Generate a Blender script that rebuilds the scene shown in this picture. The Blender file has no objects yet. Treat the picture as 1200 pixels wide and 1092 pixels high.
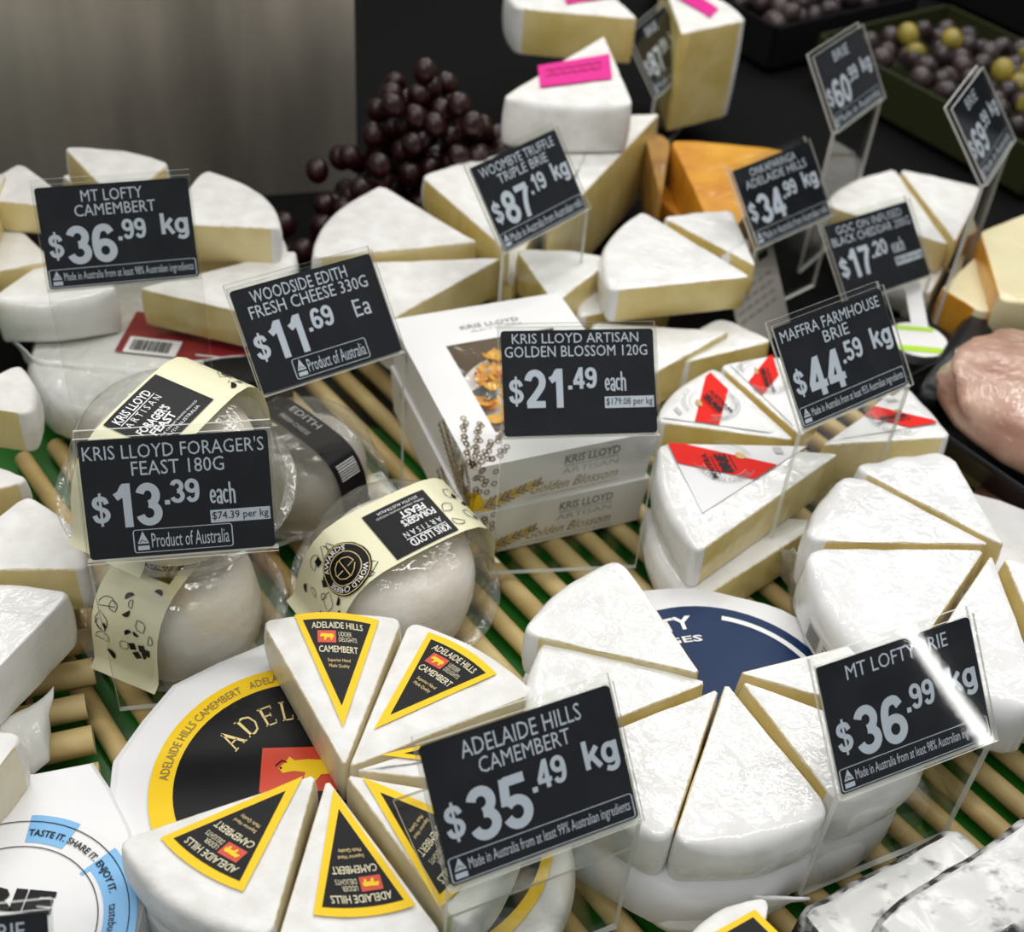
import bpy, bmesh, math, random
from mathutils import Vector, Matrix, noise
random.seed(7)
C = bpy.context.scene.collection
R = math.radians
# ------------------------------------------------------------------ camera
PITCH, ROLL, CH, FPX = R(41), R(5), .63, 1500.0
fw = Vector((0, math.cos(PITCH), -math.sin(PITCH)))
r0 = Vector((1, 0, 0)); u0 = r0.cross(fw)
rt = math.cos(ROLL)*r0 + math.sin(ROLL)*u0
up = -math.sin(ROLL)*r0 + math.cos(ROLL)*u0
CP = Vector((0, 0, CH))
cam = bpy.data.cameras.new('camera'); co = bpy.data.objects.new('camera', cam); C.objects.link(co)
m = Matrix((rt, up, -fw)).transposed().to_4x4(); m.translation = CP
co.matrix_world = m
cam.sensor_width = 36; cam.lens = 36*FPX/1200; cam.clip_start = .02
cam.dof.use_dof = True; cam.dof.focus_distance = .69; cam.dof.aperture_fstop = 7.5
bpy.context.scene.camera = co

def px(x, y, z):
    """world point at height z on the sight line of a photo pixel"""
    d = fw + rt*((x-600)/FPX) - up*((y-546)/FPX)
    return CP + d*((z-CH)/d.z)

# ------------------------------------------------------------------ world, lamps, exposure
w = bpy.data.worlds.new('shop'); bpy.context.scene.world = w; w.use_nodes = True
w.node_tree.nodes['Background'].inputs[0].default_value = (.80, .84, .90, 1)
w.node_tree.nodes['Background'].inputs[1].default_value = .20
vs = bpy.context.scene.view_settings
vs.view_transform = 'Standard'; vs.look = 'None'; vs.exposure = .22; vs.gamma = 1; vs.use_curve_mapping = False

def area(name, loc, target, sx, sy, watts, col=(1, .98, .95)):
    l = bpy.data.lights.new(name, 'AREA'); l.shape = 'RECTANGLE'; l.size = sx; l.size_y = sy
    l.energy = watts; l.color = col
    o = bpy.data.objects.new(name, l); C.objects.link(o); o.location = loc
    o.rotation_euler = (Vector(target)-Vector(loc)).to_track_quat('-Z', 'Y').to_euler()
    return o
area('front_fill', (-.80, .55, 1.9), (-.2, .6, 0), .10, 1.4, 5)
area('front_fill', (.25, .60, 2.0), (.1, .6, 0), .10, 1.2, 8)
area('front_fill', (1.2, .9, 1.9), (.3, .7, 0), .10, 1.4, 5)
area('ceiling_panel', (-.75, 1.85, 2.1), (-.1, .5, 0), 1.2, .20, 9)
area('ceiling_panel', (.80, 1.85, 2.1), (.2, .5, 0), 1.2, .20, 9)
area('ceiling_panel', (-.9, 2.9, 2.1), (-.1, .8, 0), 1.5, .24, 11)
area('ceiling_panel', (.95, 2.9, 2.1), (.2, .8, 0), 1.5, .24, 11)
area('front_fill', (-.55, -.9, 2.1), (.0, .6, 0), 1.4, .12, 11)  # unseen lamp added behind the camera to brighten the front-facing sides
area('front_fill', (5.2, -1.93, 1.62), (.2, .4, 0), .055, .9, 4)
bpy.context.scene.cycles.transparent_max_bounces = 32

# ------------------------------------------------------------------ materials
def nt(name):
    mt = bpy.data.materials.new(name); mt.use_nodes = True
    return mt, mt.node_tree, mt.node_tree.nodes['Principled BSDF']

def mat(name, col, rough=.5, metal=0, coat=0, coat_rough=.08, emit=None, spec=.5):
    mt, t, b = nt(name)
    b.inputs['Base Color'].default_value = (*col, 1); b.inputs['Roughness'].default_value = rough
    b.inputs['Metallic'].default_value = metal; b.inputs['Coat Weight'].default_value = coat
    b.inputs['Coat Roughness'].default_value = coat_rough; b.inputs['Specular IOR Level'].default_value = spec
    return mt

def add_noise(mt, c1, c2, scale, detail=4, lo=.35, hi=.65, stretch=None, bump=0, bdist=.001, bscale=None, coord='Object'):
    t = mt.node_tree; b = t.nodes['Principled BSDF']
    tc = t.nodes.new('ShaderNodeTexCoord'); mp = t.nodes.new('ShaderNodeMapping')
    t.links.new(tc.outputs[coord], mp.inputs[0])
    if stretch: mp.inputs['Scale'].default_value = stretch
    n = t.nodes.new('ShaderNodeTexNoise'); n.inputs['Scale'].default_value = scale; n.inputs['Detail'].default_value = detail
    t.links.new(mp.outputs[0], n.inputs['Vector'])
    r = t.nodes.new('ShaderNodeValToRGB'); r.color_ramp.elements[0].position = lo; r.color_ramp.elements[1].position = hi
    r.color_ramp.elements[0].color = (*c1, 1); r.color_ramp.elements[1].color = (*c2, 1)
    t.links.new(n.outputs['Fac'], r.inputs[0]); t.links.new(r.outputs[0], b.inputs['Base Color'])
    if bump:
        n2 = t.nodes.new('ShaderNodeTexNoise'); n2.inputs['Scale'].default_value = bscale or scale*3; n2.inputs['Detail'].default_value = 5
        t.links.new(mp.outputs[0], n2.inputs['Vector'])
        bp = t.nodes.new('ShaderNodeBump'); bp.inputs['Strength'].default_value = bump; bp.inputs['Distance'].default_value = bdist
        t.links.new(n2.outputs['Fac'], bp.inputs['Height']); t.links.new(bp.outputs[0], b.inputs['Normal'])
    return mt

def film_coat(mt, weight=1.0, rough=.1, scale=55, strength=.5, dist=.004, stretch=(1, 1, 1)):
    """cling film over a cheese: a clear wrinkled coat"""
    t = mt.node_tree; b = t.nodes['Principled BSDF']
    b.inputs['Coat Weight'].default_value = weight; b.inputs['Coat Roughness'].default_value = rough
    tc = t.nodes.new('ShaderNodeTexCoord'); mp = t.nodes.new('ShaderNodeMapping'); mp.inputs['Scale'].default_value = stretch
    t.links.new(tc.outputs['Object'], mp.inputs[0])
    n = t.nodes.new('ShaderNodeTexNoise'); n.inputs['Scale'].default_value = scale; n.inputs['Detail'].default_value = 3
    n.inputs['Distortion'].default_value = 1.2
    t.links.new(mp.outputs[0], n.inputs['Vector'])
    bp = t.nodes.new('ShaderNodeBump'); bp.inputs['Strength'].default_value = strength; bp.inputs['Distance'].default_value = dist
    t.links.new(n.outputs['Fac'], bp.inputs['Height']); t.links.new(bp.outputs[0], b.inputs['Coat Normal'])
    return mt

def clear(name, tint=(.97, .98, .97), gloss=.06, rough=.03, white=0.0, ior=1.45, bump=0, bscale=40, bdist=.003):
    """thin clear plastic: passes light straight, reflects by fresnel, a little milky"""
    mt = bpy.data.materials.new(name); mt.use_nodes = True; t = mt.node_tree
    for n in list(t.nodes): t.nodes.remove(n)
    out = t.nodes.new('ShaderNodeOutputMaterial')
    tr = t.nodes.new('ShaderNodeBsdfTransparent'); tr.inputs[0].default_value = (*tint, 1)
    gl = t.nodes.new('ShaderNodeBsdfGlossy'); gl.inputs['Roughness'].default_value = rough
    fr = t.nodes.new('ShaderNodeLayerWeight'); fr.inputs[0].default_value = .5
    pw = t.nodes.new('ShaderNodeMath'); pw.operation = 'POWER'; pw.inputs[1].default_value = 5
    ma = t.nodes.new('ShaderNodeMath'); ma.operation = 'MULTIPLY_ADD'; ma.inputs[1].default_value = .6
    ma.inputs[2].default_value = ((ior-1)/(ior+1))**2
    t.links.new(fr.outputs['Facing'], pw.inputs[0]); t.links.new(pw.outputs[0], ma.inputs[0])
    mx = t.nodes.new('ShaderNodeMixShader')
    t.links.new(ma.outputs[0], mx.inputs[0]); t.links.new(tr.outputs[0], mx.inputs[1]); t.links.new(gl.outputs[0], mx.inputs[2])
    last = mx
    if bump:
        tc = t.nodes.new('ShaderNodeTexCoord'); n = t.nodes.new('ShaderNodeTexNoise'); n.inputs['Scale'].default_value = bscale
        n.inputs['Detail'].default_value = 3; n.inputs['Distortion'].default_value = 1.0
        t.links.new(tc.outputs['Object'], n.inputs['Vector'])
        bp = t.nodes.new('ShaderNodeBump'); bp.inputs['Strength'].default_value = bump; bp.inputs['Distance'].default_value = bdist
        t.links.new(n.outputs['Fac'], bp.inputs['Height'])
        t.links.new(bp.outputs[0], gl.inputs['Normal']); t.links.new(bp.outputs[0], fr.inputs['Normal'])
    if white:
        df = t.nodes.new('ShaderNodeBsdfDiffuse'); df.inputs[0].default_value = (.85, .86, .82, 1)
        m2 = t.nodes.new('ShaderNodeMixShader'); m2.inputs[0].default_value = white
        t.links.new(mx.outputs[0], m2.inputs[1]); t.links.new(df.outputs[0], m2.inputs[2]); last = m2
    t.links.new(last.outputs[0], out.inputs[0])
    return mt

M = {}
M['rind'] = add_noise(mat('rind', (.8, .8, .78), .7), (.74, .73, .69), (.86, .855, .83), 60, bump=.4, bdist=.0014, bscale=200)
M['rind_film'] = film_coat(add_noise(mat('rind_film', (.8, .8, .78), .65), (.77, .765, .735), (.85, .85, .83), 55, bump=.25, bdist=.001, bscale=160, stretch=(1, 1, .6)), 1, .06, 95, .8, .0011)
M['rind_gloss'] = film_coat(add_noise(mat('rind_gloss', (.8, .8, .78), .6), (.78, .78, .76), (.86, .86, .86), 40, bump=.12, bdist=.001, bscale=90), 1, .05, 60, .8, .0014)
M['rind_edge'] = add_noise(mat('rind_edge', (.75, .6, .38), .7), (.66, .52, .28), (.84, .78, .62), 240, bump=.5, bdist=.001)
M['paste'] = film_coat(add_noise(mat('paste', (.7, .6, .3), .5), (.70, .57, .23), (.82, .70, .37), 30, bump=.2, bdist=.001, bscale=80), .6, .15, 50, .45, .004, (1, 1, .3))
M['paste_pale'] = film_coat(add_noise(mat('paste_pale', (.78, .74, .58), .5), (.70, .62, .40), (.80, .74, .54), 30, bump=.2, bdist=.001, bscale=80), .6, .15, 50, .4, .004, (1, 1, .3))
M['paste_gold'] = film_coat(add_noise(mat('paste_gold', (.62, .5, .2), .5), (.68, .53, .16), (.81, .67, .29), 30, bump=.2, bdist=.001, bscale=80), .8, .12, 50, .5, .004, (1, 1, .3))
M['paper'] = add_noise(mat('paper', (.85, .85, .86), .45), (.80, .80, .81), (.87, .87, .88), 12, bump=.25, bdist=.004, bscale=14)
M['wrap_paper'] = film_coat(add_noise(mat('wrap_paper', (.8, .8, .78), .5), (.68, .68, .64), (.84, .84, .82), 18, bump=.6, bdist=.008, bscale=22), .9, .12, 26, .7, .01)
M['black_print'] = mat('black_print', (.004, .004, .005), .4, spec=.2)
M['yellow_print'] = mat('yellow_print', (.90, .60, .012), .45, spec=.25)
M['gold_print'] = mat('gold_print', (.80, .62, .25), .4)
M['cream_print'] = mat('cream_print', (.83, .80, .55), .4)
M['red_print'] = mat('red_print', (.62, .05, .015), .4)
M['bright_red'] = mat('bright_red', (.80, .016, .008), .5, spec=.15)
M['white_print'] = mat('white_print', (.85, .85, .85), .45)
M['pale_print'] = mat('pale_print', (.66, .73, .84), .5)
M['sand_print'] = mat('sand_print', (.72, .66, .45), .45)
M['grey_print'] = mat('grey_print', (.28, .27, .25), .5)
M['light_grey_print'] = mat('light_grey_print', (.55, .54, .52), .5)
M['brown_print'] = mat('brown_print', (.22, .15, .07), .4)
M['bronze_print'] = mat('bronze_print', (.45, .33, .12), .35, .3)
M['navy_print'] = mat('navy_print', (.004, .024, .085), .4, spec=.2)
M['sky_print'] = mat('sky_print', (.20, .48, .80), .4)
M['pink_print'] = mat('pink_print', (.75, .01, .28), .5)
M['maroon_print'] = mat('maroon_print', (.25, .015, .02), .35, coat=.6)
M['card'] = add_noise(mat('card', (.02, .022, .028), .5, spec=.15), (.007, .009, .014), (.014, .016, .021), 60, bump=.05)
M['acrylic'] = clear('acrylic', (.965, .97, .96), ior=1.42)
M['acrylic_edge'] = clear('acrylic_edge', (.88, .88, .82), white=.62, rough=.15)
M['clear_pack'] = clear('clear_pack', (.992, .992, .985), rough=.05, ior=1.65, bump=.7, bscale=50, white=.06)
M['film'] = clear('film', (.95, .95, .92), rough=.08, ior=1.8, bump=1, bscale=45, bdist=.012, white=.18)
M['box_card'] = mat('box_card', (.86, .86, .85), .4)
M['film_white'] = clear('film_white', (.95, .95, .93), rough=.12, ior=1.8, bump=1, bscale=45, bdist=.012, white=.6)
M['window_film'] = clear('window_film', (.97, .97, .97), rough=.06, ior=1.5, bump=.5, bscale=30, white=.02)
M['box_inside'] = mat('box_inside', (.42, .33, .22), .7)
M['puck'] = film_coat(add_noise(mat('puck', (.78, .72, .62), .6), (.82, .74, .62), (.90, .86, .80), 34, bump=.7, bdist=.003, bscale=60), .5, .15, 60, .6)
M['shaded_puck'] = add_noise(mat('shaded_puck', (.5, .47, .4), .5, coat=.4), (.36, .33, .27), (.56, .52, .44), 20)  # pack cheese behind the riser, its shade put into the grey-brown colour
M['petal'] = add_noise(mat('petal', (.8, .4, .02), .5), (.72, .28, .01), (.88, .55, .06), 90)
M['herb'] = mat('herb', (.10, .11, .09), .6)
M['bamboo'] = add_noise(mat('bamboo', (.55, .4, .2), .45), (.44, .30, .10), (.70, .55, .26), 20, stretch=(.15, 1, 1), bump=.2, bdist=.001)
M['bamboo_end'] = add_noise(mat('bamboo_end', (.62, .5, .33), .7), (.45, .33, .19), (.70, .58, .40), 200)
M['rattan'] = add_noise(mat('rattan', (.45, .28, .11), .5), (.36, .20, .07), (.55, .36, .16), 60)
M['green'] = add_noise(mat('green', (.01, .1, .01), .25), (.006, .07, .006), (.016, .15, .012), 6, bump=.1)
M['steel'] = add_noise(mat('steel', (.42, .38, .32), .46, .75), (.26, .235, .20), (.74, .68, .58), 5, stretch=(1.5, 1, .25), bump=.05, bdist=.01)
M['dark'] = mat('dark', (.006, .006, .006), .85, spec=.08)
M['dark_gloss'] = mat('dark_gloss', (.010, .010, .011), .3, spec=.25)
M['tray_green'] = mat('tray_green', (.03, .035, .012), .35)
M['orange_wax'] = film_coat(add_noise(mat('orange_wax', (.75, .3, .02), .45), (.62, .24, .01), (.85, .42, .03), 18), .8, .12, 40, .5)
M['amber'] = film_coat(add_noise(mat('amber', (.4, .2, .04), .45), (.28, .13, .02), (.55, .30, .06), 18), .8, .12, 40, .6)
M['cream_cheese'] = film_coat(add_noise(mat('cream_cheese', (.82, .74, .45), .5), (.78, .69, .40), (.86, .79, .52), 12), .5, .15, 30, .4)
M['ham'] = film_coat(add_noise(mat('ham', (.55, .3, .24), .45), (.40, .19, .13), (.62, .41, .31), 22, 5), 1, .1, 40, .8, .008)
M['ham_dark'] = film_coat(add_noise(mat('ham_dark', (.3, .12, .08), .45), (.16, .07, .05), (.38, .19, .14), 24, 5), 1, .1, 40, .8, .008)
M['ash'] = film_coat(add_noise(mat('ash', (.8, .8, .8), .6), (.05, .05, .055), (.70, .70, .68), 85, 9, .30, .43, stretch=(.6, 1, 1), bump=.5, bdist=.002, bscale=90), .6, .15, 45, .4, .0014)
M['ash_black'] = film_coat(add_noise(mat('ash_black', (.03, .03, .03), .6), (.015, .015, .018), (.62, .62, .61), 60, 5, .47, .60, bump=.5, bdist=.002), .6, .15, 60, .4, .0014)
M['grape'] = add_noise(mat('grape', (.05, .004, .008), .35), (.006, .0006, .001), (.026, .0016, .003), 20)
M['olive'] = add_noise(mat('olive', (.2, .17, .02), .3), (.14, .11, .012), (.38, .30, .05), 30)
M['olive_dark'] = add_noise(mat('olive_dark', (.03, .018, .02), .25), (.014, .009, .010), (.07, .045, .045), 20)
M['teal_glass'] = mat('teal_glass', (.02, .05, .055), .25)
M['lime'] = mat('lime', (.45, .75, .03), .4)
M['skin_tone'] = mat('pale_pink', (.7, .5, .42), .6)

# ------------------------------------------------------------------ object helpers
def thing(name, label, cat, loc=(0, 0, 0), group=None):
    o = bpy.data.objects.new(name, None); C.objects.link(o); o.empty_display_size = .02
    o.location = loc
    tag(o, label, cat, group); return o

def tag(o, label, cat, group=None, kind=None):
    if label: o['label'] = label
    if cat: o['category'] = cat
    if group: o['group'] = group
    if kind: o['kind'] = kind
    return o

def frame(o):
    """world matrix of a thing or part (locations only plus rotation of its chain)"""
    mw = o.matrix_basis.copy()
    return o.parent and frame(o.parent) @ mw or mw

def mesh_obj(name, verts, faces, mats, parent=None, mi=None, smooth=True, world=True, label=None):
    """one mesh object; verts in world coordinates unless world=False"""
    me = bpy.data.meshes.new(name)
    if parent and world:
        inv = frame(parent).inverted(); verts = [inv @ Vector(v) for v in verts]
    me.from_pydata([tuple(v) for v in verts], [], faces)
    for mm in (mats if isinstance(mats, (list, tuple)) else [mats]): me.materials.append(mm)
    if mi:
        for p, i in zip(me.polygons, mi): p.material_index = i
    if smooth:
        for p in me.polygons: p.use_smooth = True
    me.update()
    o = bpy.data.objects.new(name, me); C.objects.link(o)
    if parent: o.parent = parent
    if label: o['label'] = label
    return o

class MB:
    def __init__(s): s.v = []; s.f = []; s.m = []
    def add(s, vs, fs, mi=0):
        k = len(s.v); s.v += [Vector(v) for v in vs]
        s.f += [tuple(i+k for i in f) for f in fs]; s.m += [mi]*len(fs)
    def box(s, o, ax, ay, az, mi=0, edge=None):
        """box from centre o with half-axis vectors; edge = material of the four narrow sides"""
        o, ax, ay, az = map(Vector, (o, ax, ay, az))
        vs = [o+i*ax+j*ay+k*az for k in (-1, 1) for j in (-1, 1) for i in (-1, 1)]
        s.add(vs, [(0, 2, 3, 1), (4, 5, 7, 6)], mi)
        s.add(vs, [(0, 1, 5, 4), (1, 3, 7, 5), (3, 2, 6, 7), (2, 0, 4, 6)], mi if edge is None else edge)
    def tube(s, pts, r, n=8, mi=0, cap=True, capmi=None):
        pts = [Vector(p) for p in pts]; rs = r if isinstance(r, (list, tuple)) else [r]*len(pts)
        t0 = (pts[1]-pts[0]).normalized(); a = t0.orthogonal().normalized()
        vs = []
        for i, p in enumerate(pts):
            t = (pts[min(i+1, len(pts)-1)]-pts[max(i-1, 0)]).normalized()
            a = (a-t*a.dot(t)).normalized(); b = t.cross(a)
            vs += [p+rs[i]*(math.cos(2*math.pi*k/n)*a+math.sin(2*math.pi*k/n)*b) for k in range(n)]
        fs = [(i*n+k, i*n+(k+1) % n, (i+1)*n+(k+1) % n, (i+1)*n+k) for i in range(len(pts)-1) for k in range(n)]
        s.add(vs, fs, mi)
        if cap:
            s.add(vs[:n], [tuple(range(n))[::-1]], mi if capmi is None else capmi)
            s.add(vs[-n:], [tuple(range(n))], mi if capmi is None else capmi)
    def lathe(s, prof, fr=None, n=40, mi=0, ripple=None):
        fr = fr or Matrix()
        vs = []
        for j, (r, z) in enumerate(prof):
            for k in range(n):
                a = 2*math.pi*k/n; rr = r*(1+(ripple(a, j) if ripple else 0))
                vs.append(fr @ Vector((rr*math.cos(a), rr*math.sin(a), z)))
        fs = [(j*n+k, j*n+(k+1) % n, (j+1)*n+(k+1) % n, (j+1)*n+k) for j in range(len(prof)-1) for k in range(n)]
        s.add(vs, fs, mi)
        return s
    def build(s, name, mats, parent=None, smooth=True, label=None):
        return mesh_obj(name, s.v, s.f, mats, parent, s.m, smooth, label=label)

# ------------------------------------------------------------------ lettering
_tc = {}
def glyphs(txt, bold=0.0):
    """flat mesh of a line of text, scaled so that x spans 0..1 and caps 0..1 in y; returns verts, faces, aspect"""
    key = (txt, bold)
    if key in _tc: return _tc[key]
    cu = bpy.data.curves.new('t', 'FONT'); cu.body = txt; cu.resolution_u = 2; cu.offset = bold; cu.fill_mode = 'FRONT'
    ob = bpy.data.objects.new('t', cu); C.objects.link(ob)
    me = bpy.data.meshes.new_from_object(ob)
    vs = [Vector((v.co.x, v.co.y)) for v in me.vertices]; fs = [tuple(p.vertices) for p in me.polygons]
    bpy.data.objects.remove(ob); bpy.data.curves.remove(cu); bpy.data.meshes.remove(me)
    x0 = min(v.x for v in vs); x1 = max(v.x for v in vs); y0 = min(v.y for v in vs); y1 = max(v.y for v in vs)
    vs = [Vector(((v.x-x0)/(x1-x0), (v.y-y0)/(y1-y0))) for v in vs]
    _tc[key] = (vs, fs, (x1-x0)/(y1-y0)); return _tc[key]

def put_text(mb, txt, f, x0, x1, y0, y1, mi=0, bold=0.0, slant=0.0):
    """text fitted to the box, every vertex mapped by f(x, y) -> world"""
    vs, fs, _ = glyphs(txt, bold)
    mb.add([f(x0+(x1-x0)*v.x+slant*(y1-y0)*v.y, y0+(y1-y0)*v.y) for v in vs], fs, mi)

def put_poly(mb, pts, f, mi=0):
    mb.add([f(*p) for p in pts], [tuple(range(len(pts)))], mi)

def put_rect(mb, x0, x1, y0, y1, f, mi=0, n=1, k=1):
    vs = [f(x0+(x1-x0)*i/n, y0+(y1-y0)*j/k) for j in range(k+1) for i in range(n+1)]
    mb.add(vs, [(j*(n+1)+i, j*(n+1)+i+1, (j+1)*(n+1)+i+1, (j+1)*(n+1)+i) for j in range(k) for i in range(n)], mi)

def put_line(mb, pts, wd, f, mi=0, closed=False):
    """a drawn stroke of width wd through 2-D points"""
    pts = [Vector(p) for p in pts]; n = len(pts)
    L = []; Rr = []
    for i, p in enumerate(pts):
        a = pts[(i-1) % n] if (closed or i) else p; b = pts[(i+1) % n] if (closed or i < n-1) else p
        d = (b-a); d = d.normalized() if d.length > 1e-9 else Vector((1, 0)); q = Vector((-d.y, d.x))*wd/2
        L.append(p+q); Rr.append(p-q)
    vs = [f(*v) for v in L+Rr]
    fs = [(i, n+i, n+(i+1) % n, (i+1) % n) for i in range(n if closed else n-1)]
    mb.add(vs, fs, mi)

def rrect(x0, x1, y0, y1, rx, ry, n=5):
    out = []
    for cx, cy, a0 in ((x1-rx, y1-ry, 0), (x0+rx, y1-ry, 90), (x0+rx, y0+ry, 180), (x1-rx, y0+ry, 270)):
        for i in range(n+1):
            a = R(a0+90*i/n); out.append((cx+rx*math.cos(a), cy+ry*math.sin(a)))
    return out

def _arc(cx, cy, rx, ry, a0, a1, n=16): return [(cx+rx*math.cos(R(a0+(a1-a0)*i/n)), cy+ry*math.sin(R(a0+(a1-a0)*i/n))) for i in range(n+1)]
def _smooth(p, k=5):
    out = []
    for i in range(len(p)-1):
        a, b, c, d = (Vector(p[max(0, min(len(p)-1, i+q))]) for q in (-1, 0, 1, 2))
        for j in range(k):
            t = j/k; out.append(tuple(.5*(2*b+(c-a)*t+(2*a-5*b+4*c-d)*t*t+(3*b-a-3*c+d)*t**3)))
    return out+[tuple(p[-1])]
_S = _smooth([(.545, .70), (.47, .86), (.33, .905), (.18, .86), (.125, .73), (.18, .61), (.33, .53), (.49, .45), (.555, .30), (.48, .15), (.33, .095), (.17, .14), (.095, .31)])
_6 = [_arc(.34, .31, .215, .215, 0, 360, 24), _smooth([(.53, .76), (.45, .88), (.34, .905), (.21, .85), (.135, .68), (.115, .45), (.125, .31)])]
# heavy rounded grotesque: width, strokes (centre lines in units of the cap height), stroke width
STROKES = {'0': (.66, [_arc(.33, .5, .225, .405, 0, 360, 28)]), '1': (.60, [[(.40, 0), (.40, 1)], [(.12, .70), (.26, .77), (.36, .93)]]),
    '2': (.66, [_arc(.325, .675, .22, .23, 172, -25)+_smooth([(.52, .56), (.36, .36), (.17, .16), (.14, .10)]), [(.06, .095), (.62, .095)]]),
    '3': (.66, [_arc(.32, .705, .20, .20, 165, -90), _arc(.32, .30, .225, .205, 90, -168)]),
    '4': (.66, [[(.46, 0), (.46, 1)], [(.43, .93), (.10, .31)], [(.03, .275), (.64, .275)]]),
    '5': (.66, [[(.59, .905), (.16, .905)], [(.175, .97), (.125, .47)], _arc(.325, .315, .225, .225, 140, -162)]),
    '6': (.66, _6), '9': (.66, [[(.66-x, 1-y) for x, y in q] for q in _6]),
    '7': (.66, [[(.05, .905), (.61, .905)], _smooth([(.57, .88), (.40, .60), (.29, .30), (.25, 0)])]),
    '8': (.66, [_arc(.33, .715, .185, .19, 0, 360, 24), _arc(.33, .295, .22, .205, 0, 360, 24)]),
    '$': (.66, [_S, [(.33, -.10), (.33, 1.10)]]), '.': (.28, [[(.14, 0), (.14, .19)]]),
    'k': (.58, [[(.11, 0), (.11, 1)], [(.50, .72), (.14, .30)], [(.27, .46), (.53, 0)]]),
    'g': (.64, [_arc(.30, .37, .195, .28, 0, 360, 24), _smooth([(.51, .73), (.51, .20), (.51, -.03), (.43, -.17), (.29, -.195), (.13, -.12)])]),
    'e': (.60, [_arc(.30, .365, .205, .285, 0, 318, 20), [(.10, .365), (.52, .365)]]),
    'a': (.60, [_smooth([(.12, .54), (.18, .63), (.29, .655), (.42, .62), (.465, .5), (.465, .15), (.50, .0)]), _arc(.28, .20, .18, .15, 0, 360, 20)]),
    'c': (.58, [_arc(.30, .365, .205, .285, 42, 318, 20)]), 'h': (.62, [[(.11, 0), (.11, 1)], _smooth([(.11, .42), (.16, .58), (.29, .65), (.44, .60), (.50, .46), (.50, 0)])]),
    'E': (.66, [[(.13, 0), (.13, 1)], [(.10, .915), (.60, .915)], [(.10, .52), (.56, .52)], [(.10, .085), (.62, .085)]])}
def put_heavy(mb, txt, f, x0, x1, y0, y1, mi=0, wt=.185, sx=1.0, sy=1.0):
    """heavy figures, laid out in real proportions and squeezed to x0..x1; y0..y1 is baseline to cap height; sx, sy = size of the unit"""
    h = (y1-y0)*sy; tot = sum(STROKES[c][0] for c in txt)*h; kx = (x1-x0)*sx/tot; x = x0*sx; k_ = 0
    for ch in txt:
        wd, st = STROKES[ch]
        for q in st:
            p = [(x+a*h*kx, y0*sy+b*h) for a, b in q]; clo = len(p) > 8 and math.dist(p[0], p[-1]) < 1e-6
            if ch == '$' and len(q) == 2: w_ = .09*h
            elif ch in 'eachE': w_ = wt*.8*h
            else: w_ = wt*h
            e = .0005+.0001*k_; k_ += 1
            put_line(mb, p[:-1] if clo else p, w_*(min(1, kx)*.5+.5), lambda u, v: f(u/sx, v/sy, e), mi, clo)
        x += wd*h*kx

COW = [(-.95, .1), (-.8, .45), (-.72, .8), (-.6, .55), (-.3, .6), (.2, .5), (.75, .55), (.95, .3), (.98, -.3), (.85, -.35), (.8, 0), (.72, -.85), (.5, -.85), (.45, -.3),
       (0, -.35), (-.15, -.9), (-.4, -.9), (-.35, -.2), (-.6, -.1), (-.85, -.2)]

# ------------------------------------------------------------------ wedges of cheese
def offset_poly(pts, d):
    n = len(pts); out = []
    for i in range(n):
        a, b, c = pts[i-1], pts[i], pts[(i+1) % n]
        e1 = (b-a).normalized(); e2 = (c-b).normalized()
        n1 = Vector((-e1.y, e1.x)); n2 = Vector((-e2.y, e2.x))
        d1, d2 = d[i-1], d[i]
        det = n1.x*n2.y-n1.y*n2.x
        if abs(det) < .62:
            h = (n1+n2).normalized(); out.append(b+h*min(abs(d1), abs(d2))*(1 if d1+d2 > 0 else -1)/max(.6, h.dot(n1))); continue
        out.append(b+Vector((d1*n2.y-d2*n1.y, n1.x*d2-n2.x*d1))/det)
    return out

def outline(T, A, B, narc=12, ncut=8, tipr=.003, cr=.007):
    """plan of a wedge, counter-clockwise: tip, cut edge to A, arc A-B, cut edge back. flags True on arc edges"""
    T, A, B = (Vector((p[0], p[1])) for p in (T, A, B))
    if (A-T).x*(B-T).y-(A-T).y*(B-T).x < 0: A, B = B, A
    ra, rb = (A-T).length, (B-T).length
    a0 = math.atan2((A-T).y, (A-T).x); da = (math.atan2((B-T).y, (B-T).x)-a0) % (2*math.pi)
    pts = []; arc = []
    ua, ub = (A-T).normalized(), (B-T).normalized()
    cr = min(cr, ra*.2, rb*.2)
    P_ = lambda t: T+Vector((math.cos(a0+da*t), math.sin(a0+da*t)))*(ra+(rb-ra)*t)
    ta, tb = cr/(ra*da), 1-cr/(rb*da)
    for i in range(ncut+1):
        pts.append(T+ua*(tipr+(ra-cr-tipr)*i/ncut)); arc.append(i == ncut)
    bz = lambda p, q, r, t: p*(1-t)**2+q*2*t*(1-t)+r*t*t
    for t in (.25, .5, .75): pts.append(bz(T+ua*(ra-cr), A, P_(ta), t)); arc.append(True)
    for i in range(narc+1): pts.append(P_(ta+(tb-ta)*i/narc)); arc.append(True)
    for t in (.25, .5, .75): pts.append(bz(P_(tb), B, T+ub*(rb-cr), t)); arc.append(True)
    for i in range(ncut+1):
        pts.append(T+ub*(rb-cr-(rb-cr-tipr)*i/ncut)); arc.append(False)
    return pts, arc

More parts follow.
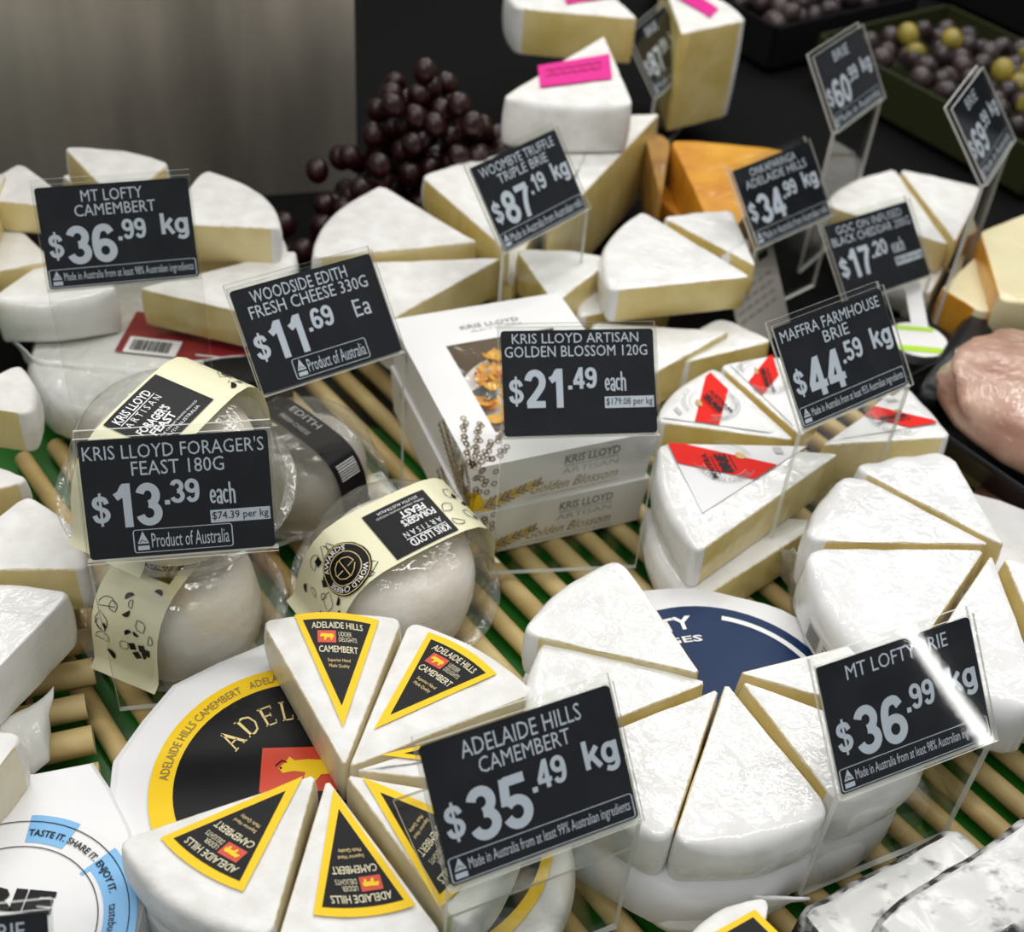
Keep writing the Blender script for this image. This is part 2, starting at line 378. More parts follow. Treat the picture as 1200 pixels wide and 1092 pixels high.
def wedge_mesh(parent, pts, arc, z1, th, rind, paste, edge, rr=.007, rc=.0011, wob=.0010, tilt=None, names=('rind', 'paste'), sag=.0):
    n = len(pts); seed = Vector((pts[0].x*37, pts[0].y*37, z1*11))
    d0 = [(rr if arc[i] else rc) for i in range(n)]
    d = d0[:]
    for i in range(n):                       # taper the rounding near the corners
        if arc[i]:
            k1 = k2 = 0
            while k1 < 8 and arc[(i+k1+1) % n]: k1 += 1
            while k2 < 8 and arc[(i-k2-1) % n]: k2 += 1
            d[i] = rc+(rr-rc)*(.22+.78*min(1, max(0, min(k1, k2)-2)/4))
    prof = []
    ks = (0, .25, .5, .75, 1)
    for t in ks: prof.append((1-math.sin(t*math.pi/2), 1-math.cos(t*math.pi/2), 'top'))
    rings = []
    rv = [max(d[i], d[i-1]) if (arc[i] == arc[i-1]) else min(d[i], d[i-1])*1.5 for i in range(n)]
    def ring(fac, zf):
        q = offset_poly(pts, [x*fac for x in d]); return [(q[i], zf(i)) for i in range(n)]
    for f_, zf, _ in prof: rings.append(ring(f_, lambda i, zf=zf: z1-rv[i]*zf))
    for t in (.3, .55, .8):
        q = offset_poly(pts, [(-.0012*math.sin(t*math.pi) if arc[i] else -.0008*math.sin(t*math.pi)-sag*math.sin(t*math.pi)) for i in range(n)])
        rings.append([(q[i], z1-rv[i]-(th-2*rv[i])*t) for i in range(n)])
    for f_, zf, _ in prof[::-1]: rings.append(ring(f_, lambda i, zf=zf: z1-th+rv[i]*zf))
    cen = Vector((0, 0))
    for p in pts: cen += p
    cen /= n
    V = []
    def dis(x, y, z, k=1.0):
        h = noise.noise(Vector((x*55, y*55, z*55))+seed)*wob + noise.noise(Vector((x*160, y*160, z*160))+seed)*wob*.35
        return h*k
    top_in = []
    for s in (.82, .6, .38, .18):
        top_in.append([(cen+(p-cen)*s, z) for p, z in rings[0]])
    def emit(q, z, flat):
        h = dis(q.x, q.y, z)
        if flat: V.append(Vector((q.x, q.y, z+h)))
        else:
            dd = (q-cen); dd = dd.normalized() if dd.length else dd
            V.append(Vector((q.x+dd.x*h*.7, q.y+dd.y*h*.7, z)))
    V.append(Vector((cen.x, cen.y, z1)))
    base = []
    for rg in top_in[::-1]:
        base.append(len(V))
        for q, z in rg: emit(q, z, True)
    for j, rg in enumerate(rings):
        base.append(len(V))
        for q, z in rg: emit(q, z, j < 3)
    base_c = len(V); V.append(Vector((cen.x, cen.y, z1-th)))
    F = []; K = []
    nt_ = len(top_in)
    for i in range(n): F.append((0, base[0]+i, base[0]+(i+1) % n)); K.append(0)
    for j in range(len(base)-1):
        jr = j-nt_                             # ring index of the upper loop
        for i in range(n):
            F.append((base[j]+i, base[j+1]+i, base[j+1]+(i+1) % n, base[j]+(i+1) % n))
            if arc[i] or jr < 1: K.append(0)
            elif jr < 4: K.append(2)
            elif jr >= 8: K.append(2)
            else: K.append(1)
    for i in range(n): F.append((base_c, base[-1]+(i+1) % n, base[-1]+i)); K.append(0)
    if tilt:
        Rm = Matrix.Translation(tilt[0]) @ Matrix.Rotation(tilt[2], 4, Vector(tilt[1])) @ Matrix.Translation(-Vector(tilt[0]))
        V = [Rm @ v for v in V]
    def sub(kinds, remap):
        use = {}; vs = []; fs = []; mi = []
        for f_, k in zip(F, K):
            if k in kinds:
                g = []
                for i in f_:
                    if i not in use: use[i] = len(vs); vs.append(V[i])
                    g.append(use[i])
                fs.append(tuple(g)); mi.append(remap[k])
        return vs, fs, mi
    v, f_, mi = sub((0,), {0: 0}); mesh_obj(names[0], v, f_, [rind], parent, mi)
    v, f_, mi = sub((1, 2), {1: 0, 2: 1}); mesh_obj(names[1], v, f_, [paste, edge], parent, mi)

def wedge(label, tip, a, b, z, th, group=None, rind='rind', paste='paste', name='cheese_wedge', cat='cheese', rr=.007, edge='rind_edge', wob=.001, tilt=None, sag=0, tipr=.003, cr=.007):
    T, A, B = px(*tip, z), px(*a, z), px(*b, z)
    c = (T+A+B)/3
    o = thing(name, label, cat, (c.x, c.y, z-th), group)
    pts, arc = outline(T, A, B, tipr=tipr, cr=cr)
    if tilt: tilt = (c, tilt[0], tilt[1])
    wedge_mesh(o, pts, arc, z, th, M[rind], M[paste], M[edge], rr=rr, wob=wob, tilt=tilt, sag=sag)
    return o

# ------------------------------------------------------------------ setting
def setting():
    def st(name, mb, mats, smooth=False):
        o = mb.build(name, mats, None, smooth); o['kind'] = 'structure'; return o
    b = MB(); b.box((.1, .9, -.03), (1.5, 0, 0), (0, 1.0, 0), (0, 0, .02)); st('counter_base', b, [M['dark']])
    # steel side panel of the counter
    b = MB(); p0, p1 = Vector((-1.2, .80, 0)), Vector((-.178, 1.135, 0)); d = (p1-p0); nrm = Vector((-d.y, d.x, 0)).normalized()
    b.box((p0+p1)/2+Vector((0, 0, .29))+nrm*.008, d/2, nrm*.008, (0, 0, .30)); st('wall_left', b, [M['steel']])
    b = MB(); b.box((.3, 2.75, .3), (2.2, 0, 0), (0, .02, 0), (0, 0, .8)); st('wall_back', b, [M['dark']])
    b = MB(); b.box((-.9, 1.9, .25), (.02, .05, 0), (.3, .85, 0), (0, 0, .5))
    b = MB(); b.box((0, 0, -.75), (5, 0, 0), (0, 5, 0), (0, 0, .02)); st('floor', b, [mat('floor', (.35, .34, .33), .35)])
setting()

RD = Vector((math.cos(R(-50)), math.sin(R(-50)), 0)); RN = Vector((math.sin(R(50)), math.cos(R(50)), 0))
def mats_():
    # green liner sheet under the bamboo
    b = MB(); b.box((.08, .46, -.0065), (.85, 0, 0), (0, .30, 0), (0, 0, .0025))
    tag(b.build('liner_sheet', [M['green']], None, False), 'glossy green plastic sheet under the bamboo mats', 'liner')
    # large mat, rods running away to the upper left
    t = thing('bamboo_mat', 'large bamboo rod mat under the boxes and right-hand cheeses', 'mat', (0, .7, 0))
    k = 0
    s = .144-3*.0245
    while s < .86:
        t0, t1 = -.62, .42
        mid = RN*s
        # clip the rod to the display bed
        pts = []
        for i in range(41):
            q = mid+RD*(-.75+1.3*i/40)
            if -.60 < q.x < .60 and .22 < q.y < .86 and not (q.x < -.25+(.514-q.y)*.49+.04 and q.y < .53): pts.append(q+Vector((0, 0, .003)))
        if len(pts) > 3:
            bm = MB(); r = .0068+random.uniform(-.0007, .0007)
            P2 = [p+Vector((0, 0, random.uniform(-.0006, .0006))) for p in pts[::5]]
            if len(P2) > 1:
                bm.tube(P2, r, 10, 0, True, 1); bm.build('rod', [M['bamboo'], M['bamboo_end']], t)
        s += .0245
    # small mat at the left, rods ending in a row
    t = thing('bamboo_mat', 'bamboo rod mat bound with rattan at the left edge, rod ends showing', 'mat', (-.3, .42, 0))
    e0, e1 = Vector((-.285, .575, 0)), Vector((-.175, .345, 0)); n = 11
    d = Vector((math.cos(R(-158)), math.sin(R(-158)), 0))
    for i in range(n):
        p = e0.lerp(e1, i/(n-1))+d*random.uniform(-.006, .006); bm = MB()
        r = .0078+random.uniform(-.0008, .0008)
        bm.tube([p+Vector((0, 0, .0185)), p+d*.08+Vector((0, 0, .0185)), p+d*.25+Vector((0, 0, .0185))], r, 12, 0, True, 1)
        bm.build('rod', [M['bamboo'], M['bamboo_end']], t)
    cb = MB(); pts = []
    for i in range(n*8):
        u = i/8; q = e0.lerp(e1, (u-.5)/(n-1))+d*(.040+.004*math.sin(u*5)); pts.append(q+Vector((0, 0, .0185+.0105*math.cos(u*math.pi))))
    cb.tube(pts, .0024, 6)
    cb.tube([p+d*.004+Vector((0, 0, -2*(p.z-.0185))) for p in pts], .0022, 6)
    cb.build('binding', [M['rattan']], t)
mats_()

# ------------------------------------------------------------------ price tags
TW, TH = .095, .0645
def price_tag(label, pos, yaw, tilt, rows, dollars, cents, unit, foot, perkg=None, origin=None, zb=.016, pale='pale_print', fin=0, unitbox=None):
    pos = Vector(pos)+Vector((0, 0, .03)); yaw, tilt = R(yaw), R(tilt)
    rx = Vector((math.cos(yaw), math.sin(yaw), 0)); n0 = Vector((math.sin(yaw), -math.cos(yaw), 0)); Z = Vector((0, 0, 1))
    uv = Z*math.cos(tilt)-n0*math.sin(tilt); n = n0*math.cos(tilt)+Z*math.sin(tilt)
    pb = pos-uv*(TH/2+.003)
    t = thing('price_tag', label, 'price tag', (pb.x, pb.y, zb), 'price tags on clear stands')
    hb = MB()
    hw, hh = TW/2+.0016, TH/2+.0018
    hb.box(pos+n*.0021, rx*hw, uv*hh, n*.0008, 0, 1)
    hb.box(pos-n*.0022+uv*.0016, rx*hw, uv*(hh+.0016), n*.0011, 0, 1)
    # riser below, foot going back
    q = pos-uv*hh-n*.0022
    hb.box(Vector((q.x, q.y, (q.z+zb)/2+.0004)), rx*hw, Z*((q.z-zb)/2+.0008), n0*.0016, 0, 1)
    if foot:
        hb.box(Vector((q.x, q.y, zb+.0012))-n0*foot/2, rx*hw, n0*foot/2, Z*.00125, 0, 1)
    if fin: hb.box(Vector((q.x, q.y, fin))-n0*.034, rx*hw, n0*.034, Z*.00125, 0, 1)
    hb.build('holder', [M['acrylic'], M['acrylic_edge']], t, False)
    # card with rounded corners
    cb = MB()
    f = lambda x, y, e=.0: pos+rx*((x-.5)*TW)+uv*((.5-y)*TH)+n*e
    o1 = rrect(0, 1, 0, 1, .022, .032)
    k = len(o1)
    vs = [f(x, y, .0003) for x, y in o1]+[f(x, y, -.0009) for x, y in o1]
    cb.add(vs, [tuple(range(k))[::-1], tuple(range(k, 2*k))]+[(i, (i+1) % k, k+(i+1) % k, k+i) for i in range(k)])
    card = cb.build('card', [M['card']], t, False)
    L = MB(); g = lambda x, y, e=.0005: f(x, -y, e)         # y given as -v so that text is upright
    def tx(s, x0, x1, v0, v1, mi=0, bold=0.0): put_text(L, s, g, x0, x1, -v1, -v0, mi, bold)
    for s, x0, x1, v0, v1 in rows: tx(s, x0, x1, v0, v1, 0)
    dx0, dx1, dv0, dv1 = (.15, .48, .39, .775) if unit == 'kg' else (.14, .41, .37, .74)
    def hv(s_, x0, x1, v0, v1, wt=.185): put_heavy(L, s_, g, x0, x1, -v1, -v0, 0, wt, TW, TH)
    hv('$', .035, .135, .46, .695, .17); hv(dollars, dx0, dx1, dv0, dv1, .19)
    hv('.', dx1+.005, dx1+.05, .37, .57, .2); hv(cents, dx1+.045, dx1+.205, .36, .565, .18)
    if unit == 'kg': hv('kg', .78, .975, .335, .545, .19)
    elif unit == 'each': hv('each', .665, .805, .41, .595, .15)
    elif unit == 'Ea': hv('Ea', .76, .885, .39, .565, .15)
    if perkg:
        put_rect(L, .66, .985, -.755, -.645, g, 0)
        put_text(L, perkg, lambda x, y: f(x, -y, .0007), .67, .975, -.745, -.66, 1, 0)
    if origin:
        if origin.startswith('Product'): bx = (.24, .77)
        else: bx = (.012, .985)
        v0, v1 = (.77, .965) if origin.startswith('Product') else (.81, .985)
        put_line(L, rrect(bx[0], bx[1], -v1, -v0, .015, .022), .006, g, 0, True)
        ix = bx[0]+.018; iw = .062
        put_poly(L, [(ix, -v1+.075), (ix+iw, -v1+.075), (ix+iw/2, -v0-.012)], g, 0)
        put_rect(L, ix, ix+iw, -v1+.02, -v1+.058, g, 0)
        # the little hopping mark in the triangle
        put_line(L, [(ix+.014, -v1+.088), (ix+.026, -v1+.112), (ix+.036, -v1+.098), (ix+.047, -v1+.092)], .006, lambda x, y: f(x, -y, .0007), 1)
        put_text(L, origin, g, ix+iw+.014, bx[1]-.018, -v1+.035, -v0-.035, 0, 0)
    L.build('lettering', [M[pale], M['black_print']], card, False)
    return t

MADE98 = 'Made in Australia from at least 98% Australian ingredients'
price_tag('slate price card reading 36.99 kg above the left-hand rear camembert pile', (-0.2676, 0.7114, 0.1515), 18.9, 24.5,
          [('MT LOFTY', .29, .69, .05, .165), ('CAMEMBERT', .235, .765, .19, .305)], '36', '99', 'kg', .03, origin=MADE98)
price_tag('slate price card reading 11.69 each item, behind the clear packs', (-0.1274, 0.6494, 0.1392), 36.6, 41.8,
          [('WOODSIDE EDITH', .12, .80, .045, .165), ('FRESH CHEESE 330G', .08, .92, .185, .305)], '11', '69', 'Ea', .03, origin='Product of Australia')
price_tag('slate price card reading 13.39 each, standing before the two stacked clear packs', (-0.1715, 0.4830, 0.1401), 13.5, 24.0,
          [("KRIS LLOYD FORAGER'S", .02, .975, .045, .165), ('FEAST 180G', .265, .755, .19, .31)], '13', '39', 'each', .0, perkg='$74.39 per kg', origin='Product of Australia')
price_tag('slate price card reading 21.49 each, in front of the white carton stack', (0.0367, 0.6278, 0.1269), 10.4, 44.8,
          [('KRIS LLOYD ARTISAN', .07, .90, .03, .125), ('GOLDEN BLOSSOM 120G', .02, .955, .15, .255)], '21', '49', 'each', .0, perkg='$179.08 per kg')
price_tag('slate price card reading 87.19 kg among the rear triple-cream wedges', (-0.0045, 0.8620, 0.1267), 51.3, 37.4,
          [('WOOMBYE TRUFFLE', .07, .93, .05, .165), ('TRIPLE BRIE', .22, .80, .19, .30)], '87', '19', 'kg', .0, origin='Made in Australia from Australian milk')
price_tag('slate price card reading 44.59 kg over the red-striped brie wedges', (0.2023, 0.6685, 0.1341), 37.3, 41.2,
          [('MAFFRA FARMHOUSE', .04, .95, .05, .165), ('BRIE', .39, .62, .19, .305)], '44', '59', 'kg', .0, origin='Made in Australia from at least 95% Australian ingredients')
price_tag('slate price card reading 34.99 kg above the leaning grey leaflet', (0.2043, 0.9635, 0.0872), 43.5, 39.7,
          [('ONKAPARINGA', .2, .8, .05, .155), ('ADELAIDE HILLS', .1, .9, .18, .29)], '34', '99', 'kg', .0, origin='Made in Australia from Australian milk', zb=.02)
price_tag('slate price card reading 17.20 beside the black round tub', (0.284, 0.9270, 0.062), 35.4, 43.8,
          [('GOC ON INFUSED', .12, .9, .05, .155), ('BLACK CHEDDAR 200G', .04, .96, .18, .29)], '17', '20', 'each', .0, perkg='$86.00 per kg', zb=.0)
price_tag('slate price card at the back by the dark olive trays, upper centre right', (0.2641, 1.0854, 0.1386), 56.1, 33.6,
          [('BRIE', .35, .65, .06, .2)], '60', '99', 'kg', .0, origin='Made in Australia', zb=.0)
price_tag('slate price card at far right in front of the green olive trays', (0.3557, 0.9846, 0.1517), 63.3, 40.1,
          [('BRIE', .35, .65, .06, .2)], '69', '99', 'kg', .03, origin='Made in Australia', zb=.02)
price_tag('slate price card at the top beside the pink-stickered cheeses', (0.1141, 1.2699, 0.0724), 65.8, 35.5,
          [('BRIE', .35, .65, .06, .2)], '87', '99', 'kg', .0, origin='Made in Australia', zb=.0)
price_tag('slate price card reading 35.49 kg at the front beside the yellow-labelled wedges', (0.0216, 0.3452, 0.1109), 27.9, 40.7,
          [('ADELAIDE HILLS', .19, .82, .05, .175), ('CAMEMBERT', .26, .74, .2, .315)], '35', '49', 'kg', .0, fin=.0895, origin='Made in Australia from at least 99% Australian ingredients')
price_tag('slate price card reading 36.99 kg at front right over the plain white brie wheel', (0.2077, 0.4185, 0.1014), 27.6, 40.1,
          [('MT LOFTY BRIE', .17, .83, .05, .165)], '36', '99', 'kg', .0, origin=MADE98)
# the card cut by the lower left corner of the frame
_c = px(55, 1068, .11)
_y, _tl = R(12), R(40)
_r = Vector((math.cos(_y), math.sin(_y), 0)); _n = Vector((math.sin(_y), -math.cos(_y), 0)); _u = Vector((0, 0, 1))*math.cos(_tl)-_n*math.sin(_tl)
_c = _c-_r*TW/2-_u*TH/2-Vector((0, 0, .03))
price_tag('slate price card cut off by the lower left corner, over the blue-ringed wheel', tuple(_c), 12, 40,
          [('TRIPLE CREAM BRIE', .1, .9, .05, .165)], '39', '99', 'kg', .0, origin=MADE98, zb=.05)

# ------------------------------------------------------------------ yellow-labelled camembert (front centre)
ZL, ZW = .050, .084
def tri_label(o, tip, l, r, z, bulge=.05):
    T, L_, R_ = px(*tip, z), px(*l, z), px(*r, z)
    vy = (L_+R_)/2-T; vx = (R_-L_)/2
    def at(e):
        return lambda a, b: T+vx*a+vy*(b+bulge*(1-min(1, a*a))*max(0, b))+Vector((0, 0, e))
    lb = MB(); N = 8
    def tri(f, s, b0, b1, mi):
        # triangle with curved outer edge
        pts = [(0, b0)]+[(s*(-1+2*i/N), b1) for i in range(N+1)]
        lb.add([f(a, b) for a, b in pts], [(0, i+1, i) for i in range(1, N+1)], mi)
    f0, f1, f2, f3 = at(.0012), at(.0014), at(.0016), at(.0018)
    tri(f0, 1, 0, 1, 0); tri(f1, .80, .17, .935, 1)
    lab = lb.build('label', [M['yellow_print'], M['black_print']], o, False)
    tb = MB()
    put_text(tb, 'ADELAIDE HILLS', f2, -.60, .60, .845, .905, 0, .012)
    put_rect(tb, -.47, -.04, .715, .825, f2, 1)
    put_poly(tb, [(-.255+.17*x, .77+.040*y) for x, y in COW], f3, 2)
    put_text(tb, 'UDDER', f2, .02, .33, .775, .815, 0, 0)
    put_text(tb, 'DELIGHTS', f2, .02, .44, .725, .765, 0, 0)
    put_text(tb, 'CAMEMBERT', f2, -.45, .45, .625, .685, 0, .012)
    put_text(tb, 'Superior Hand', f2, -.26, .26, .535, .572, 3, 0)
    put_text(tb, 'Made Quality', f2, -.23, .23, .485, .522, 3, 0)
    tb.build('lettering', [M['sand_print'], M['red_print'], M['yellow_print'], M['gold_print']], lab, False)

def front_group():
    G = 'yellow-labelled camembert wedges'
    spec = [('yellow-labelled camembert wedge at the back left, cut side over the black disc', (404, 899), (306, 727), (472, 724), ((402, 853), (345, 722), (444, 728))),
            ('yellow-labelled camembert wedge second clockwise, nearest the plain brie wheel', (408, 900), (480, 727), (628, 812), ((438, 856), (502, 742), (582, 791))),
            ('yellow-labelled camembert wedge mostly hidden behind the 35.49 card, upper', (414, 903), (634, 832), (625, 925), ((446, 886), (600, 850), (598, 905))),
            ('yellow-labelled camembert wedge half hidden under the lower left of the 35.49 card', (404, 907), (618, 945), (540, 1090), ((425, 912), (575, 975), (515, 1065))),
            ('yellow-labelled camembert wedge at the bottom edge with upside-down lettering', (383, 911), (522, 1098), (322, 1110), ((391, 926), (487, 1062), (367, 1073))),
            ('yellow-labelled camembert wedge at lower left reaching towards the blue-ringed wheel', (371, 906), (318, 1098), (137, 985), ((355, 911), (285, 1046), (188, 983)))]
    for lab, t, a, b, l in spec:
        o = wedge(lab, t, a, b, ZW, ZW-ZL-.0005, G, rr=.006, paste='paste_pale', wob=.0006)
        tri_label(o, *l, ZW)
    # whole wheel underneath
    c = px(352, 915, ZL); Rw = .103
    o = thing('whole_cheese', 'paper-wrapped camembert wheel with large black and yellow disc label under the wedges', 'cheese', (c.x, c.y, .011))
    b = MB(); N = 11; pr = [(0.0, 0), (.9, 0), (1.0, .006), (1.0, .030), (.985, ZL-.014), (.95, ZL-.0125), (0, ZL-.0115)]
    fr = Matrix.Translation((c.x, c.y, .0112)) @ Matrix.Rotation(.25, 4, 'Z')
    b.lathe([(r*Rw, z) for r, z in pr], fr, N*2, 0, lambda a, j: (.0 if int(round(a/(math.pi/N))) % 2 == 0 else -.028) if j else 0)
    b.build('paper_wrap', [M['paper']], o, False)
    d = MB(); zt = ZL+.0003
    pol = lambda r, a, e=0: Vector((c.x+r*math.cos(a), c.y+r*math.sin(a), zt+e))
    n = 72
    for r0_, r1_, e, mi in ((0, .0785, 0, 0), (0, .0660, .0002, 1)):
        d.add([pol(0, 0, e)]+[pol(r1_, 2*math.pi*i/n, e) for i in range(n)], [(0, 1+i, 1+(i+1) % n) for i in range(n)], mi)
    lab = d.build('label', [M['yellow_print'], M['black_print']], o, False)
    t = MB()
    # ring lettering
    per = 3.0; s = 'ADELAIDE HILLS CAMEMBERT'
    for k in range(4):
        a0 = R(186)-k*R(62)
        put_text(t, s, lambda x, y, a0=a0: pol(.0690+.0050*y, a0-R(58)*x, .0004), 0, 1, 0, 1, 3)
    # big serifed word on an arc
    word = 'ADELAIDE HILLS'; adv = {'A': 1, 'D': 1, 'E': .85, 'L': .8, 'I': .5, 'H': 1.05, 'S': .75, ' ': .6}
    a = R(160); 
    for ch in word:
        wd = adv[ch]*R(15.5)
        if ch != ' ':
            fx = lambda x, y, a=a, wd=wd: pol(.0405+.0135*y, a-wd*(.12+.76*x), .0004)
            serif_letter(t, ch, fx, 0)
        a -= wd
    cr = px(372, 905, zt)
    ang = R(96)
    ux = Vector((math.cos(R(8)), math.sin(R(8)), 0)); uy = Vector((-ux.y, ux.x, 0))
    q = lambda x, y, e=.0004: cr+ux*x+uy*y+Vector((0, 0, e))
    put_rect(t, -.030, .034, -.012, .0165, q, 1)
    put_poly(t, [(.002+.024*x, .002+.0105*y) for x, y in COW], lambda x, y: q(x, y, .0006), 2)
    put_line(t, [(-.0225, .0045), (-.019, .008), (-.0165, .0065)], .0008, lambda x, y: q(x, y, .0008), 4)
    put_poly(t, [(-.0195+.0008*math.cos(i), .0030+.0008*math.sin(i)) for i in range(6)], lambda x, y: q(x, y, .0008), 4)
    t.build('lettering', [M['gold_print'], M['red_print'], M['yellow_print'], M['brown_print'], M['black_print']], lab, False)
    # wedge lower down to the right, beneath the price card
    o = wedge('yellow-labelled camembert piece lying low below the 35.49 card', (505, 935), (672, 985), (600, 1150), .047, .032, G, paste='paste_pale')
    z = .047; b = MB(); T = px(505, 935, z)
    A, B = px(648, 1000, z), px(578, 1110, z)
    ra = (A-T).length; a0 = math.atan2((A-T).y, (A-T).x); a1 = math.atan2((B-T).y, (B-T).x)
    rb = (B-T).length
    for e, k0, k1, mi in ((.0012, .3, 1, 0), (.0014, .3, .92, 1)):
        vs = []
        for i in range(13):
            aa = a0+(a1-a0)*i/12; rr_ = ra+(rb-ra)*i/12
            for kk in (k0, k1): vs.append(T+Vector((math.cos(aa)*rr_*kk, math.sin(aa)*rr_*kk, e)))
        b.add(vs, [(2*i, 2*i+2, 2*i+3, 2*i+1) for i in range(12)], mi)
    b.build('label', [M['yellow_print'], M['black_print']], o, False)

def serif_letter(mb, ch, f, mi):
    """serif capitals from strokes in a 0..1 box"""
    def S(*pts, w=.16): put_line(mb, pts, w, f, mi)
    def sf(x, y): put_rect(mb, x-.17, x+.17, y-.03, y+.03, f, mi)
    if ch == 'A':
        S((.08, 0), (.5, 1), w=.09); S((.46, 1), (.92, 0), w=.17); S((.25, .36), (.75, .36), w=.07); sf(.1, 0); sf(.9, 0)
    elif ch == 'D':
        S((.2, 0), (.2, 1)); sf(.16, .02); sf(.16, .98)
        S((.1, .965), (.5, .96), (.78, .85), (.92, .5), (.78, .15), (.5, .04), (.1, .035), w=.10)
    elif ch == 'E':
        S((.22, 0), (.22, 1)); S((.05, .96), (.88, .96), w=.07); S((.22, .52), (.7, .52), w=.07); S((.05, .04), (.92, .04), w=.07)
        S((.86, .8), (.86, 1), w=.06); S((.9, 0), (.9, .22), w=.06); S((.7, .42), (.7, .62), w=.06)
    elif ch == 'L':
        S((.25, 0), (.25, 1)); sf(.25, .98); S((.08, .04), (.92, .04), w=.07); S((.9, 0), (.9, .24), w=.06)
    elif ch == 'I':
        S((.5, 0), (.5, 1), w=.32); put_rect(mb, .1, .9, -.01, .05, f, mi); put_rect(mb, .1, .9, .95, 1.01, f, mi)
    elif ch == 'H':
        S((.2, 0), (.2, 1)); S((.8, 0), (.8, 1)); S((.2, .5), (.8, .5), w=.07); sf(.2, .02); sf(.2, .98); sf(.8, .02); sf(.8, .98)
    elif ch == 'S':
        S((.82, .85), (.5, .98), (.2, .8), (.3, .58), (.7, .42), (.84, .2), (.5, .02), (.14, .16), w=.13)
front_group()

# ------------------------------------------------------------------ plain white brie wheel, centre right
def centre_brie():
    G = 'wedges of the plain white brie wheel'
    z, th = .086, .036
    W = lambda lab, t, a, b, zz=z, **k: wedge(lab, t, a, b, zz, th, G, rind='rind_film', rr=.008, cr=.010, **k)
    W('plain white brie wedge rising at the back left, overlapping the blue-labelled wheel', (822, 790), (727, 653), (611, 742), .090)
    W('plain white brie wedge behind the top edge of the 35.49 card', (830, 799), (640, 742), (628, 880), .086)
    W('plain white brie wedge right beside the 35.49 card, below its neighbour', (843, 806), (640, 885), (784, 988))
    W('widest plain white brie wedge facing the front, left of the 36.99 brie card', (851, 799), (788, 987), (978, 952))
    W('plain white brie wedge mostly behind the 36.99 brie card, side showing below it', (868, 797), (983, 945), (1095, 878))
    W('plain white brie wedge at the right rear, tucked behind the 36.99 brie card', (864, 788), (1085, 850), (1010, 752))
    c = Vector((.125, .460, 0))
    o = thing('whole_cheese', 'white-wrapped brie wheel with a navy disc label under the plain white wedges', 'cheese', (c.x, c.y, .011))
    b = MB()
    fr = Matrix.Translation((c.x, c.y, .0108))
    rw = .112
    b.lathe([(0, 0), (rw*.95, 0), (rw*1.0, .008), (rw*1.0, .024), (rw*.985, .033), (rw*.945, .0382), (rw*.5, .0386), (0, .0388)], fr, 64, 0,
            lambda a, j: .008*math.sin(7*a+1)+.006*math.sin(13*a)-.15*math.exp(-((math.degrees(a)-302)/24)**2) if 0 < j < 6 else 0)
    b.build('paper_wrap', [M['paper']], o)
    cl = Vector((.1295, .4715)); zt = .0502
    pol = lambda r, a, e=0: Vector((cl.x+r*math.cos(a), cl.y+r*math.sin(a), zt+e))
    d = MB(); n = 60
    d.add([pol(0, 0)]+[pol(.079, 2*math.pi*i/n) for i in range(n)], [(0, 1+i, 1+(i+1) % n) for i in range(n)])
    lab = d.build('label', [M['navy_print']], o, False)
    t = MB()
    for a0, a1, r in ((R(84), R(26), .0705),):
        put_rect(t, 0, 1, 0, 1, lambda x, y: pol(r+.0035*(y-.5), a0+(a1-a0)*x, .0004), 0, 16)
    put_text(t, 'MT LOFTY', lambda x, y: pol(.060+.011*y, R(168)-R(68)*x, .0004), 0, 1, 0, 1, 0, .03)
    put_text(t, 'RANGES', lambda x, y: pol(.050+.005*y, R(152)-R(56)*x, .0004), 0, 1, 0, 1, 0, .02)
    t.build('lettering', [M['white_print']], lab, False)
    # crumpled paper fold under the front of the wheel
    crumple('paper_fold', 'crumpled white wrapping paper spilling out below the plain white brie wheel', [(690, 985), (742, 1005), (800, 1030), (880, 1048), (950, 1052)], [(700, 1010), (735, 1060), (790, 1092), (860, 1094), (900, 1062)], .042, .018, 'wrap_paper')

def crumple(name, label, top, bot, z0, z1, mt, thick=.0015, cat='wrapping', amp=.006, n=26, k=8):
    """a crumpled sheet between two rows of photo points at heights z0 and z1"""
    def interp(row, t):
        s = t*(len(row)-1); i = min(int(s), len(row)-2); u = s-i
        return row[i][0]*(1-u)+row[i+1][0]*u, row[i][1]*(1-u)+row[i+1][1]*u
    A = []
    for j in range(k+1):
        v = j/k
        for i in range(n+1):
            a = px(*interp(top, i/n), z0); b = px(*interp(bot, i/n), z1)
            p = a.lerp(b, v); q = noise.noise_vector(p*38)+noise.noise_vector(p*90)*.5
            A.append(p+q*amp*math.sin(max(.12, v)*math.pi*.9)+Vector((0, 0, .004*math.sin(v*math.pi))))
    N = len(A); F = [(j*(n+1)+i, j*(n+1)+i+1, (j+1)*(n+1)+i+1, (j+1)*(n+1)+i) for j in range(k) for i in range(n)]
    c = sum(A, Vector())/N
    A = [p if p.z > .012 else Vector((p.x, p.y, .012)) for p in A]
    o = mesh_obj(name, [p-c for p in A], F, M[mt], None, None, True)
    o.location = c
    so = o.modifiers.new('thick', 'SOLIDIFY'); so.thickness = thick
    tag(o, label, cat); return o
centre_brie()

